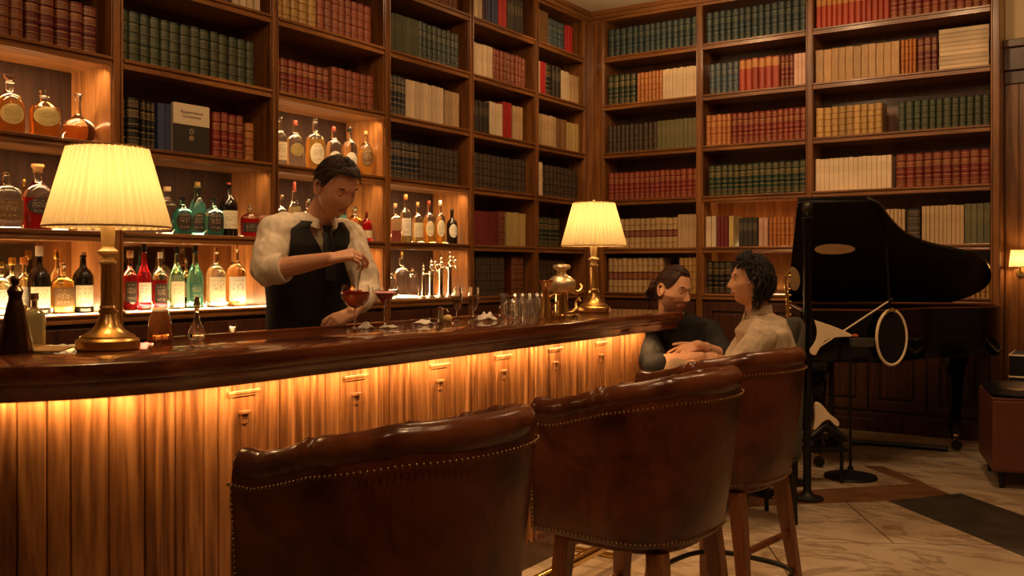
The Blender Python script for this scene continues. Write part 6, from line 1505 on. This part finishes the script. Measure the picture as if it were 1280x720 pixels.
hand(q, lW, (-RGT*.9-UP*.30-FWD*.2), (UP*.7-FWD*.7), 1.03, curls=(.3, .35, .4, .45), thumb=.3, side=1)
body = fuse(q, 'body', .0036, .5, T, SKIN, 3); paint_face(body, RM, hc, s, T, True)
eyes(T, RM, hc, s, True)
q = hair_cap(T, RM, hc, s, lambda az: (.78 if abs(az) < .7 else (.78-(abs(az)-.7)*1.3 if abs(az) < 1.25 else (.05 if abs(az) < 1.7 else -.5))), HAIR2, .007)
for i in range(900):
    az = random.uniform(-PI, PI); lo = .84 if abs(az) < .9 else (.34 if abs(az) < 1.7 else -.4); el = random.uniform(lo, 1.45)
    strand(q, RM, hc, s, az, el, .5*(1 if az > 0 else -1), -.20 if abs(az) > 1 else .1, .005, 0, .0021, seed=6000+i)
bn = Vector((0, -.118, -.015))*s
for i in range(40):
    a = random.uniform(0, 2*PI); b = random.uniform(-1, 1); r = .028; p0 = bn+Vector((math.cos(a)*r, -.012+math.sin(a)*r*.5, b*.026)); p1 = bn+Vector((math.cos(a+.9)*r, -.012+math.sin(a+.9)*r*.6, b*.026+.008)); p2 = bn+Vector((math.cos(a+1.8)*r*.8, -.014+math.sin(a+1.8)*r*.6, b*.02))
    q.tube([RM @ p+hc for p in (p0, p1, p2)], [.006, .008, .004], 6)
q.ball(RM @ (bn+Vector((0, -.012, 0)))+hc, .030, 12)
for i in range(26):
    p0 = Vector((random.uniform(-.03, .03), -.135, -.02))*s; q.tube([RM @ p0+hc, RM @ (p0+Vector((random.uniform(-.012, .012), -.012, -.035)))+hc, RM @ (p0+Vector((random.uniform(-.015, .015), .002, -.065)))+hc], [.005, .005, .0015], 6)
h = q.build('hair', HAIR2, T, smooth=70, world=True, recalc=False); h['label'] = 'reddish brown hair tied back in a bun'
q = MB()
q.loft([(hip, .175, .14, rM, tfM), (hip.lerp(chM, .5), .185, .145, rM, tfM), (chM, .20, .14, rM, tfM), (shM, .195, .12, rM, tfM), (shM+UP*.04+tfM*.01, .15, .115, rM, tfM), (nb+UP*.005+tfM*.02, .095, .095, rM, tfM), (nb+UP*.035+tfM*.02, .080, .085, rM, tfM)], 24)
q.capsule(rS, .088, shM, .10); q.capsule(lS, .085, shM, .10); q.capsule(rS, .088, rE.lerp(rS, .22), .078); q.capsule(rE.lerp(rS, .30), .075, rE, .062); q.capsule(rE, .062, rE.lerp(rW, .14), .060); q.capsule(lS, .085, lE, .068); q.capsule(lE, .064, lE.lerp(lW, .12), .058)
sh = fuse(q, 'shirt', .006, .5, T, TEE, 5); wrinkle(sh, .010, 11, (1, 1, .6), 12)
q = MB(); a = rW+(lW-rW)*0; pw = lE.lerp(lW, .72); dd = (lW-lE).normalized(); n1 = dd.orthogonal().normalized(); n2 = dd.cross(n1); q.tube([pw+n1*.036*math.cos(2*PI*j/20)+n2*.036*math.sin(2*PI*j/20) for j in range(20)], .004, 6, closed=True); q.build('bracelet', CHROME, T, smooth=50, world=True)
q = MB(); kk = []
for sx in (-1, 1):
    h0 = hip+rM*sx*.09-UP*.02; k0 = h0+Vector((.98, .2, 0))*.36+rM*sx*.04; a0 = Vector((k0.x, k0.y, .11)); q.capsule(h0, .10, k0, .07, 16); q.capsule(k0, .07, a0, .05, 16); kk.append(a0)
fuse(q, 'trousers', .009, .5, T, TROU, 4)
for a0 in kk:
    q = MB(); q.capsule(Vector((a0.x, a0.y, .045))-tfM*.05, .038, Vector((a0.x, a0.y, .035))+tfM*.15, .031, 12); q.capsule(Vector((a0.x, a0.y, .11)), .042, Vector((a0.x, a0.y, .05)), .04, 12); fuse(q, 'shoe', .007, .5, T, BLACK, 3)
# his red-brown leather tub chair
c = hip-UP*0; T2 = thing('tub_chair', 'red-brown leather tub chair under the man in black, partly behind the bar end', 'chair', (c.x, c.y, 0)); sz = hip.z-.14
q = MB(); q.prism([(c.x+(rM*x+tfM*y).x, c.y+(rM*x+tfM*y).y) for x, y in ((-.24, -.22), (.24, -.22), (.26, .26), (-.26, .26))], sz-.14, sz); q.build('seat', LEAR, T2, bevel=.03, seg=3, world=True)
q = MB(); rs = []
U_ = [(-.30, .24), (-.31, .05), (-.29, -.14), (-.20, -.26), (0, -.30), (.20, -.26), (.29, -.14), (.31, .05), (.30, .24)]
U_ = smooth_path(U_, 2)
for (x, y) in U_:
    d = (rM*x+tfM*y); nrm_ = d.normalized(); tz = sz+.22+.12*max(0, -y/.3)
    rs.append([Vector((c.x, c.y, sz-.16))+d*.90, Vector((c.x, c.y, sz-.16))+d*1.02, Vector((c.x, c.y, tz-.03))+d*1.12, Vector((c.x, c.y, tz))+d*1.06, Vector((c.x, c.y, tz-.03))+d*.94])
q.rings(rs); q.build('backrest', LEAR, T2, smooth=60, world=True)
for sx in (-1, 1):
    for sy in (-1, 1): q = MB(); d = rM*sx*.2+tfM*sy*.2; q.tube([Vector((c.x, c.y, sz-.13))+d, Vector((c.x, c.y, 0))+d*1.1], [.022, .015], 10); q.build('leg', W_leg, T2, smooth=40, world=True)
# ---------------------------------------------------------------- lights
w = bpy.data.worlds.new('world'); bpy.context.scene.world = w; w.use_nodes = True
w.node_tree.nodes['Background'].inputs[0].default_value = (1, .62, .32, 1); w.node_tree.nodes['Background'].inputs[1].default_value = .03
def niche(i, r, p, wall='L', front=.5):
    E = LY if wall == 'L' else RX
    a, b = E[i][1], E[i+1][0]; z0 = SH[r]; z1 = (SH[r+1] if r < 5 else CEIL)-TK
    c = (a+b)/2; n = b-a-.06
    if wall == 'L':
        area((XL-DEP+.03, c, z0+.012), n, .02, p, (XL-.08, c, z1), spread=150)
        if front: area((XL-.03, c, z1-.012), n, .02, p*front, (XL-.22, c, z0), spread=150)
        else: area((XL-.012, c, z0+.012), n, .02, p*.3, (XL-.2, c, z0+.2), spread=150)
    else:
        area((c, YR+DEP-.03, z0+.012), n, .02, p, (c, YR+.08, z1), name='rx', spread=150)
for (i, r, p, f_) in ((0, 2, 2.8, 1), (0, 1, 1.3, 1.5), (0, 0, 4.0, 0), (1, 1, 1.0, 1.5), (1, 0, 4.5, 0), (2, 2, 2.6, 1.4), (2, 1, 1.9, 1.1), (2, 0, 3.4, .5), (3, 1, 2.0, 1.4), (3, 0, 1.8, .8)):
    niche(i, r, p, 'L', f_)
niche(1, 1, 1.8, 'R'); niche(1, 0, 1.2, 'R')
# light strip under the overhang of the bar top
def strip(x0, y0, x1, y1, p):
    c = ((x0+x1)/2, (y0+y1)/2); L_ = math.hypot(x1-x0, y1-y0)
    nrm = Vector((y0-y1, x1-x0, 0)).normalized()
    if nrm.x > 0: nrm = -nrm
    l = bpy.data.lights.new('bar_led', 'AREA'); l.shape = 'RECTANGLE'; l.size = L_; l.size_y = .03; l.energy = p; l.color = (1, .56, .22)
    o = bpy.data.objects.new('bar_led', l); C.objects.link(o); o.location = (c[0], c[1], BAR_Z-.102)
    d = (nrm*.15+Vector((0, 0, -1))).normalized(); z = -d; x = Vector((x1-x0, y1-y0, 0)).normalized(); y = z.cross(x)
    o.rotation_euler = Matrix((x, y, z)).transposed().to_euler()
if 'BAR_Z' in globals():
    strip(-2.19, 1.66, -2.19, 4.62, 13); strip(-2.37, 1.33, -2.20, 1.64, 1.5); strip(-2.80, 1.08, -2.39, 1.31, 2.1)
# unseen ceiling spots over the room and washing the bookcases
def spot(loc, target, p, size=60, blend=.8, r=.05, col=(1, .60, .29)):
    l = bpy.data.lights.new('unseen_ceiling_spot', 'SPOT'); l.energy = p; l.spot_size = math.radians(size); l.spot_blend = blend; l.shadow_soft_size = r; l.color = col
    o = bpy.data.objects.new('unseen_ceiling_spot', l); C.objects.link(o); o.location = loc
    o.rotation_euler = (Vector(target)-Vector(loc)).to_track_quat('-Z', 'Y').to_euler()
for y in (2.2, 3.6, 5.0, 6.4): spot((-2.6, y, CEIL-.05), (XL, y+.3, 2.5), 60, 74, r=.12)
for x in (-3.4, -2.4, -1.4): spot((x, 5.8, CEIL-.05), (x, YR, 2.4), 75, 95, r=.12)
spot((-1.0, 5.2, CEIL-.05), (-1.1, 5.0, 0), 60, 130, r=.15)
spot((-.6, 3.6, CEIL-.05), (-.8, 3.6, 0), 50, 80, r=.15)

# unseen spots added at the ceiling to light the bartender, guests and stools
spot((-1.0, 1.5, CEIL-.05), (-2.85, 3.12, 1.5), 36, 500, r=.08)
spot((-2.6, 2.2, CEIL-.05), (-3.1, 3.1, 1.4), 60, 60, r=.08)
spot((-2.9, 3.9, CEIL-.05), (-1.8, 4.8, 1.2), 50, 200, r=.08)
spot((.5, 1.6, CEIL-.05), (-1.95, 4.85, 1.2), 20, 420, r=.06)
spot((-.9, -.5, CEIL-.05), (-2.9, 3.1, 1.5), 20, 1300, r=.06)  # strong unseen spot added to lift the bartender's face
spot((-.35, .8, CEIL-.05), (-1.1, 1.6, .8), 70, 30, r=.10)
spot((-.2, 2.0, CEIL-.05), (-1.1, 2.7, .7), 70, 60, r=.10)
spot((-.6, 4.6, CEIL-.05), (-1.5, 6.1, .8), 50, 110, r=.08)  # unseen spot added to brighten the cream pieces by the piano

# unseen lamps added to brighten the ceiling corner and the wall above the panelling
area((-3.3, 6.9, 3.25), .5, .2, 5, (-3.6, 7.1, CEIL), name='added_uplight'); area((.1, 7.3, 3.1), .5, .2, 5, (-.2, 8.1, 3.5), name='added_uplight')

# small unseen spots added over the bar for highlights on glassware and brass
spot((-2.35, 3.7, CEIL-.05), (-2.52, 4.25, 1.1), 34, 130, r=.03); spot((-2.2, 2.6, CEIL-.05), (-2.6, 3.1, 1.1), 34, 90, r=.03)
